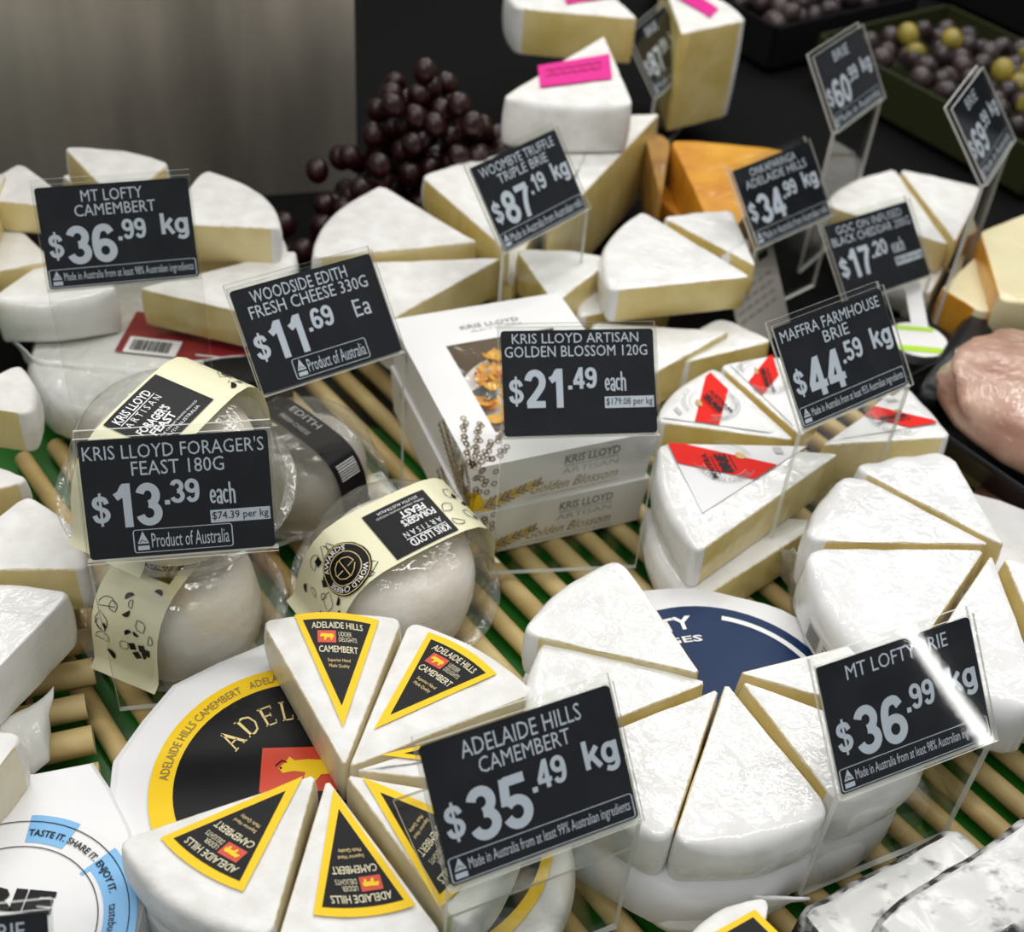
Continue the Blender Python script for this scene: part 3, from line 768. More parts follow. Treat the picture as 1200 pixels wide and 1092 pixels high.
# ------------------------------------------------------------------ glossy white wheel at right
def right_brie():
    G = 'wedges of the glossy white wheel at right'
    z, th = .092, .044
    W = lambda lab, t, a, b, zz=z, **k: wedge(lab, t, a, b, zz, th, G, rind='rind_gloss', rr=.012, wob=.0012, cr=.013, **k)
    W('glossy white wedge at the top of the right-hand wheel, beside the ham', (1178, 640), (1112, 527), (996, 546), .094)
    W('glossy white wedge second from the top of the right-hand wheel, beside the red-striped stack', (1162, 638), (995, 552), (944, 634))
    o = W('glossy white wedge with a small barcode on its side, above the 36.99 brie card', (1154, 644), (943, 642), (1050, 800))
    T, A, B = px(1154, 644, z), px(943, 642, z), px(1050, 800, z); ra, rb = (A-T).length, (B-T).length
    a0 = math.atan2((A-T).y, (A-T).x); da = (math.atan2((B-T).y, (B-T).x)-a0+math.pi) % (2*math.pi)-math.pi
    sd = lambda x, y, e=.0022: T+Vector((math.cos(a0+da*x), math.sin(a0+da*x), 0))*(ra+(rb-ra)*x+e)+Vector((0, 0, -.010-.028*(1-y)))
    d = MB(); put_rect(d, .40, .78, .18, .80, sd, 0, 10, 1); lb = d.build('label', [M['white_print']], o, False)
    t = MB(); s2 = lambda x, y: sd(x, y, .0026)
    for i in range(16): put_rect(t, .42+.007*i, .424+.007*i+.002*(i % 3 == 0), .30, .74, s2, 0)
    for i in range(4): put_rect(t, .57, .74-.02*(i % 2), .31+.11*i, .35+.11*i, s2, 0)
    t.build('lettering', [M['grey_print']], lb, False)
    W('glossy white wedge to the right of the 36.99 brie card', (1162, 649), (1062, 800), (1230, 830))
    W('glossy white wedge cut off by the right edge of the frame', (1176, 652), (1240, 800), (1300, 690))
    # second layer in film
    c = px(1142, 690, .046)
    o = thing('whole_cheese', 'film-wrapped cream cheese wheel under the glossy white wedges', 'cheese', (c.x, c.y, .011))
    b = MB(); rw = .102
    b.lathe([(0, 0), (rw*.94, 0), (rw, .008), (rw, .028), (rw*.95, .0355), (0, .036)], Matrix.Translation((c.x, c.y, .0108)), 48, 0, lambda a, j: .008*math.sin(9*a)+.006*math.sin(23*a) if 0 < j < 5 else 0)
    b.build('rind', [M['rind_gloss']], o)
    crumple('wrap_tail', 'crinkled clear film bunched at the left of the glossy white wheel', [(905, 655), (922, 690), (940, 735), (965, 770)], [(930, 640), (955, 680), (975, 740), (1000, 775)], .02, .062, 'film', .0004, amp=.008)
right_brie()

# ------------------------------------------------------------------ red-striped brie wedges
def stripe_label(o, P, z, zz=.0016):
    """white triangular label with a red stripe across; P = photo points (stripe corner end, far corner, front corner)"""
    a, b, c = (px(*p, z) for p in P)
    f = lambda u, v, e=zz: a+(b-a)*u+(c-a)*v+Vector((0, 0, e))
    d = MB(); put_poly(d, [(0, 0), (1, 0), (0, 1)], lambda u, v: f(u, v, .0008), 0)
    lab = d.build('label', [M['white_print']], o, False)
    t = MB()
    put_poly(t, [(0, 0), (.10, 0), (.70, .30), (.48, .52), (0, .30)], f, 0)
    # ring of small print round the words
    cw = f(.335, .27, 0); X = (b-a).normalized(); Y = Vector((-X.y, X.x, 0))
    if (c-a).dot(Y) > 0: Y = -Y
    g = lambda r, q, e: cw+(X*math.cos(q)+Y*math.sin(q))*r+Vector((0, 0, e))
    for r, q0, q1 in ((.0150, 190, 330), (.0205, 185, 335), (.0150, 25, 110), (.0205, 20, 100), (.0185, 22, 95)):
        n = 20; vs = []
        for i in range(n+1):
            q = R(q0+(q1-q0)*i/n); vs += [g(r-.00018, q, .0019), g(r+.00018, q, .0019)]
        t.add(vs, [(2*i, 2*i+1, 2*i+3, 2*i+2) for i in range(n)], 3 if r > .016 else 1)
    put_text(t, 'ARTISAN CHEESE', lambda x, y: g(.0166+.0028*(1-y), R(195+130*x), .0019), 0, 1, 0, 1, 3)
    put_text(t, 'MAFFRA', lambda x, y: f(.235-.045*y, .52-.36*x, .0021), 0, 1, 0, 1, 2, .02)
    put_rect(t, .252, .260, .20, .47, lambda u, v: f(u, v, .0021), 2)
    put_text(t, 'BRIE', lambda x, y: f(.365-.085*y, .43-.27*x, .0021), 0, 1, 0, 1, 2, .05)
    put_rect(t, .385, .393, .18, .40, lambda u, v: f(u, v, .0021), 2)
    put_rect(t, .74, .80, .03, .13, f, 1)
    put_poly(t, [(.47+.035*math.cos(i*.5), .18+.05*math.sin(i*.5)) for i in range(13)], lambda u, v: f(u, v, .0021), 4)
    t.build('lettering', [M['bright_red'], M['light_grey_print'], M['black_print'], M['grey_print'], M['bronze_print']], lab, False)

def maffra():
    G = 'red-striped brie wedges'
    z2 = .080
    o = wedge('red-striped brie wedge on top of the front pair, stripe upper left', (984, 531), (772, 519), (818, 648), z2, .034, G, wob=.0005, rind='rind_film', paste='paste_gold', rr=.007)
    stripe_label(o, ((782, 521), (945, 524), (823, 602)), z2)
    wedge('brie wedge lying under the front red-striped wedge', (966, 610), (756, 592), (812, 708), .0455, .032, G, rind='rind_film', paste='paste_gold', rr=.009)
    o = wedge('red-striped brie wedge behind the front pair, red band running upright', (932, 516), (838, 430), (768, 494), z2, .034, G, wob=.0005, rind='rind_film', paste='paste_gold')
    stripe_label(o, ((832, 438), (775, 490), (905, 508)), z2)
    o = wedge('red-striped brie wedge behind the left edge of the 44.59 card', (940, 512), (990, 425), (843, 428), z2, .034, G, wob=.0005, rind='rind_film', paste='paste_gold')
    stripe_label(o, ((905, 418), (855, 428), (930, 500)), z2)
    o = wedge('red-striped brie wedge right of the 44.59 card, next to the ham', (962, 522), (1116, 512), (1062, 452), z2, .034, G, wob=.0005, rind='rind_film', paste='paste_gold')
    stripe_label(o, ((1098, 497), (1040, 462), (985, 515)), z2)
    for t_, a_, b_, lab in (((935, 548), (842, 470), (770, 530), 'bare brie wedge in the lower layer behind the front striped pair'), ((965, 560), (1112, 548), (1060, 490), 'bare brie wedge under the striped wedge next to the ham')):
        wedge(lab, t_, a_, b_, .0455, .032, G, rind='rind_film', paste='paste_gold')
maffra()

# ------------------------------------------------------------------ white cartons with blossom print
def cartons():
    N, Rf, B, L = (px(*q, .094) for q in ((552, 550), (771, 505), (617, 340), (401, 394)))
    ex = (Rf-N); ey = ((L-N)+(B-Rf))/2; w_, d_ = ex.length, ey.length
    ex.normalize(); ey = (ey-ex*ey.dot(ex)).normalized(); Z = Vector((0, 0, 1))
    d_ = .172
    def F(x, y, z): return Vector((N.x, N.y, 0))+ex*x+ey*y+Z*z
    for k, (z0, z1, lab) in enumerate(((.0108, .0520, 'lower white carton with gold script, under its twin'), (.0525, .094, 'upper white carton with a window showing yellow petals'))):
        o = thing('cheese_carton', lab, 'box', tuple(F(w_/2, d_/2, z0)), 'white windowed cartons')
        b = MB(); fl = .0022
        lo = [(fl, fl), (w_-fl, fl), (w_-fl, d_-fl), (fl, d_-fl)]; hi = [(0, 0), (w_, 0), (w_, d_), (0, d_)]
        vs = [F(x, y, z0) for x, y in lo]+[F(x, y, z1) for x, y in hi]
        b.add(vs, [(3, 2, 1, 0), (0, 1, 5, 4), (1, 2, 6, 5), (2, 3, 7, 6), (3, 0, 4, 7)])
        if k == 0:
            b.add(vs, [(4, 5, 6, 7)])
        else:
            wx0, wx1, wy0, wy1 = .028, w_-.022, .030, d_-.042
            hole = [(wx0, wy0), (wx1, wy0), (wx1, wy1), (wx0, wy1)]
            v2 = [F(x, y, z1) for x, y in hi+hole]
            b.add(v2, [(0, 1, 5, 4), (1, 2, 6, 5), (2, 3, 7, 6), (3, 0, 4, 7)])
            # inner tray walls
            v3 = [F(x, y, z1-.0005) for x, y in hole]+[F(x, y, z1-.030) for x, y in hole]
            b.add(v3, [(0, 4, 5, 1), (1, 5, 6, 2), (2, 6, 7, 3), (3, 7, 4, 0), (4, 7, 6, 5)], 1)
        body = b.build('carton', [M['box_card'], M['box_inside']], o, False)
        if k == 1:
            p = MB(); put_rect(p, wx0, wx1, wy0, wy1, lambda x, y: F(x, y, z1-.0008), 0, 6, 6); p.build('window_film', [M['window_film']], o, False)
        # print on the front and side faces
        t = MB()
        H = z1-z0
        ff = lambda x, y, e=.0006: F(x, fl*(1-y/H)-e, z0+y)
        put_text(t, 'KRIS LLOYD', ff, w_*.50, w_*.80, H*.70, H*.88, 0, .02)
        put_line(t, [(w_*.50, H*.655), (w_*.80, H*.655)], .0005, ff, 0)
        put_text(t, 'ARTISAN', ff, w_*.49, w_*.80, H*.47, H*.60, 1, 0)
        put_text(t, 'Golden Blossom', ff, w_*.32, w_*.80, H*.17, H*.38, 2, -.006, .35)
        put_text(t, 'CULTURED AUSTRALIAN GOLDEN BLOSSOM', ff, w_*.31, w_*.82, H*.07, H*.105, 2, 0)
        sf = lambda y, z, e=.0006: F(fl*(1-z/H)-e, y, z0+z)
        PM = [M[q] for q in ('grey_print', 'light_grey_print', 'bronze_print', 'brown_print', 'bronze_print', 'yellow_print', 'gold_print')]
        top = lambda x, y: F(x, y, z1+.0006)
        # fern fronds, seed heads and golden flower printed over the corner
        random.seed(30+k)
        def frond(f, base, tip, n, ln, mi, mj):
            bx, by = base; tx_, ty = tip
            dx, dy = tx_-bx, ty-by; l = math.hypot(dx, dy); ux, uy = dx/l, dy/l
            put_line(t, [base, tip], .0007, f, mi)
            for i in range(n):
                s = (i+.5)/n; q = (bx+dx*s, by+dy*s); m_ = ln*(1-.55*s)
                for sg in (-1, 1):
                    e = (q[0]+(ux*.75-sg*uy*.66)*m_, q[1]+(uy*.75+sg*ux*.66)*m_)
                    put_line(t, [q, ((q[0]+e[0])/2, (q[1]+e[1])/2), e], .0016, f, mj if i % 3 == 0 else mi)
        side = lambda u, v: sf(u, v)
        frond(ff, (.006, .002), (.050, H*.42), 12, .010, 4, 5)
        def ring(f, x, y, r):
            put_line(t, [(x+1.5*r*.8*math.cos(q*math.pi/4), y+1.5*r*math.sin(q*math.pi/4)) for q in range(8)], .0008, f, 3, True)
        for i in range(16): ring(ff, .001+.017*random.random(), H*(.35+.6*random.random()), .0014)
        put_poly(t, [(.001, 0), (.009, .004), (.010, .012), (.006, .019), (.001, .020)], ff, 5)
        put_line(t, [(.0022, 0), (.0045, .021)], .0012, ff, 6)
        t.build('front_print', PM, body, False)
        t = MB()
        put_text(t, 'KRIS', lambda a, b_: sf(d_*.86-a, b_), 0, .016, H*.72, H*.86, 0, .02)
        put_text(t, 'LLOYD', lambda a, b_: sf(d_*.86-a, b_), 0, .016, H*.52, H*.64, 1, 0)
        t.build('side_words', PM, body, False); t = MB()
        frond(side, (.004, .001), (.052, H*.95), 14, .012, 3, 4); frond(side, (.018, .001), (.062, H*.72), 12, .009, 3, 4)
        for i in range(60):
            a = random.random(); ring(side, .001+.026*random.random()*(.3+a), H*(.15+.82*a), .0014)
        put_poly(t, [(.001, 0), (.001, .020), (.007, .016), (.009, .008)], side, 5)
        put_line(t, [(.001, .0), (.004, .020)], .0016, side, 6)
        t.build('side_print', PM, body, False)
        if k == 1:
            t = MB()
            for s0, e0, m_ in (((.0, .0), (.012, .048), 17), ((.0, .0), (.040, .034), 19), ((0, 0), (.030, .012), 10), ((0, 0), (.022, .042), 16)):
                for i in range(m_):
                    q = (i+1)/m_; ring(top, s0[0]+(e0[0]-s0[0])*q+random.uniform(-.002, .002), s0[1]+(e0[1]-s0[1])*q+random.uniform(-.002, .002), .0014)
                put_line(t, [s0, e0], .0004, top, 3)
            t.build('top_print', PM, body, False); t = MB()
            put_text(t, 'KRIS LLOYD', top, w_*.34, w_*.68, d_*.845, d_*.872, 0, .01)
            put_text(t, 'ARTISAN', top, w_*.38, w_*.68, d_*.815, d_*.832, 1, 0)
            t.build('top_words', PM, body, False)
    # the cheese in the upper carton
    cx, cy = (wx0+wx1)/2-.0015, wy0+.048
    c = F(cx, cy, .094-.0285)
    o = thing('blossom_cheese', 'round white cheese scattered with yellow petals inside the upper carton window', 'cheese', tuple(c))
    b = MB(); rr_ = .0445; b.lathe([(0, 0), (rr_, 0), (rr_, .016), (rr_*.95, .019), (rr_*.6, .0198), (0, .020)], Matrix.Translation(c), 36)
    b.build('rind', [M['rind']], o)
    random.seed(5)
    for i in range(64):
        a = random.uniform(0, 6.28); rad = rr_*.95*math.sqrt(random.random())
        q = c+Vector((rad*math.cos(a), rad*math.sin(a), .0212+random.uniform(0, .002)))
        th = random.uniform(0, 6.28); l, wd = random.uniform(.012, .019), random.uniform(.006, .010)
        vs = []; n = 6
        for j in range(n+1):
            s = j/n; ww = wd*math.sin(math.pi*min(1, .12+.86*s))*.6
            for sg in (-1, 0, 1):
                x, y, z = l*(s-.5), sg*ww, .0016*abs(sg)+.003*(s-.4)**2*4
                vs.append(q+Vector((x*math.cos(th)-y*math.sin(th), x*math.sin(th)+y*math.cos(th), z)))
        fs = [(3*j+k_, 3*j+k_+1, 3*j+k_+4, 3*j+k_+3) for j in range(n) for k_ in (0, 1)]
        mesh_obj('petal' if i < 58 else 'herb_leaf', vs, fs, M['petal'] if i < 58 else M['herb'], o)
cartons()

# ------------------------------------------------------------------ clear round packs
def pack(label, pos, axis, spin, sc=1.0, group='clear domed cheese packs', dark=False, seal=False):
    """domed clear pack: base tray, dome, cheese, paper band. local z = dome axis, band runs along local x"""
    z = Vector(axis).normalized(); x = Vector((math.cos(spin), math.sin(spin), 0)); x = (x-z*x.dot(z)).normalized(); y = z.cross(x)
    fr = Matrix((x, y, z)).transposed().to_4x4(); fr.translation = Vector(pos)
    fr = fr @ Matrix.Scale(sc, 4)
    o = thing('cheese_pack', label, 'cheese pack', tuple(fr @ Vector((0, 0, -.022))), group)
    dome = [(.066, .0), (.067, .0012), (.066, .0024), (.064, .0018), (.0628, .0042), (.0612, .0030), (.0602, .0050), (.0585, .012), (.0565, .026), (.053, .038), (.0475, .047), (.040, .0535), (.030, .057), (.015, .0583), (0.0005, .0585)]
    d = MB(); d.lathe(dome, fr, 56, 0); d.build('lid', [M['clear_pack']], o)
    base = [(.066, -.0006), (.0615, -.0008), (.059, -.004), (.057, -.012), (.053, -.0195), (.048, -.022), (.0005, -.022)]
    d = MB(); d.lathe(base, fr, 56, 0, lambda a, j: .008*math.sin(28*a) if 1 < j < 5 else 0); d.build('tray', [M['clear_pack']], o)
    d = MB(); pr = .0485
    d.lathe([(.0005, -.019), (pr*.9, -.019), (pr, -.013), (pr*1.02, .005), (pr*.99, .022), (pr*.92, .033), (pr*.75, .0395), (pr*.4, .0405), (.0005, .041)], fr, 44, 0, lambda a, j: .012*math.sin(3*a+j)+.008*math.sin(7*a-j))
    d.build('cheese', [M['shaded_puck' if dark else 'puck']], o)
    # paper band: strip bent over the dome along x, w wide along y
    path = [(-.0672, .0022), (-.0640, .0042), (-.0610, .0065), (-.0595, .014), (-.0575, .027), (-.054, .039), (-.0485, .0485), (-.041, .0552), (-.030, .0588), (-.015, .0600), (0, .0602)]
    path = path+[(-a, b) for a, b in path[-2::-1]]
    S = [0]
    for i in range(1, len(path)): S.append(S[-1]+math.dist(path[i], path[i-1]))
    mid = S[-1]/2
    def on(s, yy, e=0):
        s = max(0, min(S[-1]-1e-9, s+mid)); i = 0
        while S[i+1] < s: i += 1
        u = (s-S[i])/(S[i+1]-S[i]); xx = path[i][0]*(1-u)+path[i+1][0]*u; zz = path[i][1]*(1-u)+path[i+1][1]*u
        nx, nz = -(path[i+1][1]-path[i][1]), path[i+1][0]-path[i][0]; l = math.hypot(nx, nz)
        return fr @ Vector((xx+nx/l*e, yy, zz+nz/l*e))
    W = .0235 if not dark else .013
    b = MB(); put_rect(b, -mid+.001, mid-.001, -W, W, lambda s, q: on(s, q, .0), 0, 60, 4)
    if dark: band = b.build('paper_band', [M['black_print']], o)
    else: band = b.build('paper_band', [M['cream_print']], o)
    t = MB(); e1 = lambda s, q: on(s, q, .0006); e2 = lambda s, q: on(s, q, .0010)
    if dark:
        put_text(t, 'EDITH', e2, -.02, .012, .003, .009, 1); put_text(t, 'FRESH CHEESE', e2, -.02, .012, -.007, -.003, 1)
        for i in range(7): put_rect(t, .047+.002*i, .048+.002*i, -.009, .009, e2, 1)
        t.build('lettering', [M['black_print'], M['light_grey_print']], band, False)
        return o
    # black panel and words, reading along -x seen from above, top of the words at -y
    put_rect(t, -.019, .026, -.0215, .0165, e1, 0, 10, 6)
    rd = lambda xx, yy: e2(.0245-xx, .015-.0)if False else None
    def word(s, a0, a1, v0, v1, mi=1, bold=0.0):
        # a along reading direction 0..1 across the panel, v from the top of the panel 0..1
        put_text(t, s, lambda q, v: e2(.024-.041*q, -.020+.035*(1-v)), a0, a1, 1-v1, 1-v0, mi, bold)
    word('KRIS LLOYD', .04, .72, .03, .19, 1, .02); put_line(t, [(.0225, -.0125), (-.006, -.0125)], .0006, e2, 1)
    word('A R T I S A N', .06, .72, .25, .37); word("FORAGER'S", .04, .62, .46, .62, 1, .03); word('FEAST', .12, .56, .64, .79, 1, .03)
    word('TRIPLE CREAM WHITE MOULD', .05, .9, .83, .87); word('SOUTH AUSTRALIA', .12, .84, .91, .97)
    # drawn leaves, half circles and seeds around it
    random.seed(int(abs(pos[0])*1000)+3)
    for i in range(44):
        s = random.choice((-1, 1))*random.uniform(.030, .088); q = random.uniform(-W*.8, W*.8); r = random.uniform(.0026, .006); a = random.uniform(0, 6.28); kind = i % 4
        if kind == 0: put_poly(t, [(s+r*.7*math.cos(a+k_*math.pi/6), q+r*.7*math.sin(a+k_*math.pi/6)) for k_ in range(7)], e1, 0)
        elif kind == 1: put_line(t, [(s+r*math.cos(a+k_*math.pi/6), q+r*math.sin(a+k_*math.pi/6)) for k_ in range(7)], .0005, e1, 0, True)
        elif kind == 2: put_poly(t, [(s+r*.6*math.cos(a+k_*1.5708), q+r*.6*math.sin(a+k_*1.5708)) for k_ in range(4)], e1, 0)
        else: put_line(t, [(s+1.5*r*math.cos(a+k_*.7854)*(.6 if k_ % 4 else 1), q+r*.9*math.sin(a+k_*.7854)) for k_ in range(8)], .0005, e1, 0, True)
    t.build('lettering', [M['black_print'], M['white_print']], band, False)
    if seal:
        sb = MB(); n = 30
        cs, cq, rs = -.046, -.006, .0165
        pp = lambda r, a, e: on(cs+r*math.cos(a), cq+r*math.sin(a), e)
        sb.add([pp(0, 0, .0012)]+[pp(rs*f_, 2*math.pi*i/n, .0012) for f_ in (.5, 1) for i in range(n)], [(0, 1+i, 1+(i+1) % n) for i in range(n)]+[(1+i, 1+n+i, 1+n+(i+1) % n, 1+(i+1) % n) for i in range(n)], 0)
        for r in (rs*.93, rs*.62):
            put_line(sb, [(r*math.cos(2*math.pi*i/n), r*math.sin(2*math.pi*i/n)) for i in range(n)], .0005, lambda u, v: on(cs+u, cq+v, .0016), 1, True)
        put_text(sb, 'WORLD CHEESE', lambda u, v: pp(rs*(.67+.2*v), R(-30)-R(150)*u+R(0), .0018), 0, 1, 0, 1, 2, .01)
        put_text(sb, 'AWARDS', lambda u, v: pp(rs*(.67+.2*v), R(150)-R(95)*u, .0018), 0, 1, 0, 1, 2, .01)
        put_line(sb, [(rs*.4*math.cos(i*.6), rs*.4*math.sin(i*.6)) for i in range(11)], .0005, lambda u, v: on(cs+u, cq+v, .0016), 1)
        put_line(sb, [(-rs*.4, 0), (rs*.4, 0)], .0005, lambda u, v: on(cs+u, cq+v, .0016), 1); put_line(sb, [(0, -rs*.4), (0, rs*.4)], .0005, lambda u, v: on(cs+u, cq+v, .0016), 1)
        sb.build('award_seal', [M['black_print'], M['gold_print'], M['white_print']], o, False)
    return o

def packs():
    c = px(464, 684, .034); pack('clear domed cheese pack with round black seal on its cream band, before the cartons', tuple(c), (.08, -.10, 1), R(42), 1.0, seal=True)
    c = px(216, 712, .033); pack('clear domed cheese pack at the bottom, behind the 13.39 card stand', tuple(c), (-.02, -.06, 1), R(250), .95)
    c = px(209, 568, .112); pack('clear domed cheese pack on top of another one, behind the 13.39 card', tuple(c), (.03, -.10, 1), R(248), 1.04)
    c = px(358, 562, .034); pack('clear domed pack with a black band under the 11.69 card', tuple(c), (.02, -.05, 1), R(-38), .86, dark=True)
    c = px(292, 452, .03); ux = Vector((.95, .25, 0)).normalized(); uy = Vector((-ux.y, ux.x, 0))
    b = MB(); b.box(c, ux*.032, uy*.016, Vector((0, 0, .016))); o = mesh_obj('black_carton', [v-c for v in b.v], b.f, M['dark_gloss'], None, None, False); o.location = c
    tag(o, 'small black carton behind the clear packs, under the left side of the 11.69 card', 'box')
packs()

# ------------------------------------------------------------------ camembert pile, rear left
def rear_left():
    G = 'camembert wedges in the rear left pile'
    wedge('camembert wedge at the very back against the steel panel, top of the left pile', (140, 240), (74, 172), (199, 191), .125, .034, G)
    wedge('camembert wedge at the right end of the 36.99 camembert card, before the steel panel', (185, 262), (240, 198), (328, 268), .115, .032, G)
    wedge('camembert wedge below, its cut side over the red wheel label', (162, 338), (347, 292), (292, 368), .084, .032, G, paste='paste_gold')
    wedge('camembert wedge at left of the 36.99 camembert card, behind a film-wrapped piece', (95, 245), (24, 190), (-40, 232), .115, .026, G)
    wedge('camembert wedge under the left edge of the 36.99 camembert card', (62, 305), (-60, 330), (10, 256), .088, .026, G, rind='rind_film')
    wedge('film-wrapped camembert wedge with rounded rind side facing front, lower left of the pile', (90, 280), (-12, 350), (138, 338), .084, .040, G, rind='rind_film', rr=.012)
    wedge('film-wrapped camembert slice cut by the left frame edge, beside the pile', (-45, 330), (8, 202), (-90, 210), .118, .045, G, rind='rind_film')
    wedge('camembert wedge under the rearmost one of the left pile', (150, 262), (70, 205), (200, 222), .090, .034, G)
    wedge('camembert wedge under the one right of the 36.99 camembert card', (195, 290), (250, 230), (336, 300), .083, .032, G)
    # wheel with maroon label and barcode
    c = px(185, 400, .044)
    o = thing('whole_cheese', 'paper-wrapped wheel with maroon label and barcode under the rear left pile', 'cheese', (c.x, c.y, .011))
    b = MB(); rw = .098
    b.lathe([(0, 0), (rw*.95, 0), (rw, .007), (rw*.99, .024), (rw*.93, .032), (0, .0335)], Matrix.Translation((c.x, c.y, .0108)), 44, 0, lambda a, j: .022*math.sin(5*a)+.012*math.sin(11*a) if 0 < j < 5 else 0)
    b.build('paper_wrap', [M['wrap_paper']], o)
    zt = .0455
    rx = Vector((math.cos(R(-2)), math.sin(R(-2)), 0)); ry = Vector((-rx.y, rx.x, 0))
    a = px(150, 412, zt); f = lambda x, y, e=0: a+rx*x+ry*y+Vector((0, 0, e))
    d = MB(); put_rect(d, -.01, .088, -.001, .052, f, 0, 6, 4); lab = d.build('label', [M['maroon_print']], o, False)
    t = MB(); g = lambda x, y: f(x, y, .0004); h = lambda x, y: f(x, y, .0008)
    put_rect(t, -.004, .036, -.001, .019, g, 0)
    x = 0; random.seed(3)
    while x < .030:
        ww = random.choice((.0006, .001, .0016)); put_rect(t, x, x+ww, .002, .0155, h, 1); x += ww+random.choice((.0006, .001))
    put_rect(t, .05, .088, .004, .0055, g, 0)
    t.build('barcode', [M['white_print'], M['black_print']], lab, False)
    crumple('film_skirt', 'clear film and white paper hanging from the rear left pile over the mat', [(-10, 372), (40, 420), (150, 432), (290, 415)], [(40, 425), (62, 478), (170, 490), (300, 445)], .046, .016, 'wrap_paper', .001, amp=.005)
rear_left()

# ------------------------------------------------------------------ left column
def left_column():
    G = 'white wedges stacked at the left edge'
    wedge('white wedge highest in the left column, cut side facing front, under the rear pile', (-60, 470), (22, 426), (33, 486), .085, .034, G, tipr=.002)
    wedge('white wedge second from the back in the left column, its corner beside the pack', (-60, 590), (-20, 540), (34, 563), .072, .030, G)
    wedge('white wedge in the middle of the left column, rounded side towards the 13.39 card', (-80, 668), (30, 579), (103, 667), .086, .034, G)
    wedge('film-wrapped white wedge lying in front of the middle left wedge', (-50, 830), (84, 694), (-70, 690), .090, .040, G, rind='rind_film', paste='rind_film', edge='rind_film', wob=.0014)
    wedge('white wedge lowest in the left column, cream cut side above the blue-ringed wheel', (-50, 960), (28, 862), (-70, 850), .088, .036, G, paste='paste_pale')
    # film skirt
    crumple('film_skirt', 'clear film hanging off the lower left wedges over the bamboo mat', [(0, 848), (36, 828), (64, 804)], [(0, 912), (40, 906), (57, 890), (60, 858)], .050, .036, 'film_white', .0004, amp=.004)
    # wheel with blue ring label
    z = .052
    c = px(5, 1075, z)
    o = thing('whole_cheese', 'large white paper-wrapped wheel with a pale blue ring label, lower left corner', 'cheese', (c.x, c.y, .011))
    pts = [(40, 903), (108, 890), (128, 920), (152, 968), (165, 1010), (168, 1060), (150, 1130), (90, 1190), (0, 1210), (-120, 1190), (-190, 1100), (-170, 980), (-80, 905)]
    top = [px(*p, z) for p in pts]; n = len(top)
    b = MB(); cc = sum(top, Vector())/n
    inn = [cc+(p-cc)*.96 for p in top]
    rng = inn+[p-Vector((0, 0, .003)) for p in top]+[cc+(p-cc)*1.01-Vector((0, 0, .0255)) for p in top]
    b.add([cc+Vector((0, 0, .0005))]+rng, [(0, 1+(i+1) % n, 1+i) for i in range(n)]+[(1+i, 1+(i+1) % n, 1+n+(i+1) % n, 1+n+i) for i in range(n)]+[(1+n+i, 1+n+(i+1) % n, 1+2*n+(i+1) % n, 1+2*n+i) for i in range(n)])
    b.build('paper_wrap', [M['paper']], o, False)
    cl = px(2, 1090, z); zt = z+.0010
    pol = lambda r, a, e=0: Vector((cl.x+r*math.cos(a), cl.y+r*math.sin(a), zt+e))
    d = MB(); n = 64
    d.add([pol(0, 0)]+[pol(.062, 2*math.pi*i/n) for i in range(n)], [(0, 1+i, 1+(i+1) % n) for i in range(n)], 0)
    ring = lambda a0, a1, r0_, r1_, e, mi: put_rect(d, 0, 1, 0, 1, lambda x, y: pol(r0_+(r1_-r0_)*y, a0+(a1-a0)*x, e), mi, 20)
    ring(R(-60), R(47), .0465, .0622, .0003, 1); ring(R(72), R(96), .0465, .0622, .0003, 1); ring(R(47), R(50), .042, .0622, .0003, 1)
    ring(R(120), R(230), .0465, .0622, .0003, 1)
    for r in (.0585, .0440): put_line(d, [(r*math.cos(2*math.pi*i/n), r*math.sin(2*math.pi*i/n)) for i in range(n)], .0005, lambda u, v: Vector((cl.x+u, cl.y+v, zt+.0006)), 2, True)
    lab = d.build('label', [M['white_print'], M['sky_print'], M['black_print']], o, False)
    t = MB()
    put_text(t, 'TASTE IT. SHARE IT. ENJOY IT.', lambda x, y: pol(.0490+.0048*y, R(95)-R(68)*x, .0008), 0, 1, 0, 1, 0, .02)
    put_text(t, 'tastebuds.', lambda x, y: pol(.0490+.004*y, R(20)-R(22)*x, .0008), 0, 1, 0, 1, 0, 0)
    put_text(t, 'BRIE', lambda x, y: Vector((cl.x-.030+.050*x, cl.y+.009+.012*y, zt+.0008)), 0, 1, 0, 1, 0, .06)
    t.build('lettering', [M['black_print']], lab, False)
left_column()

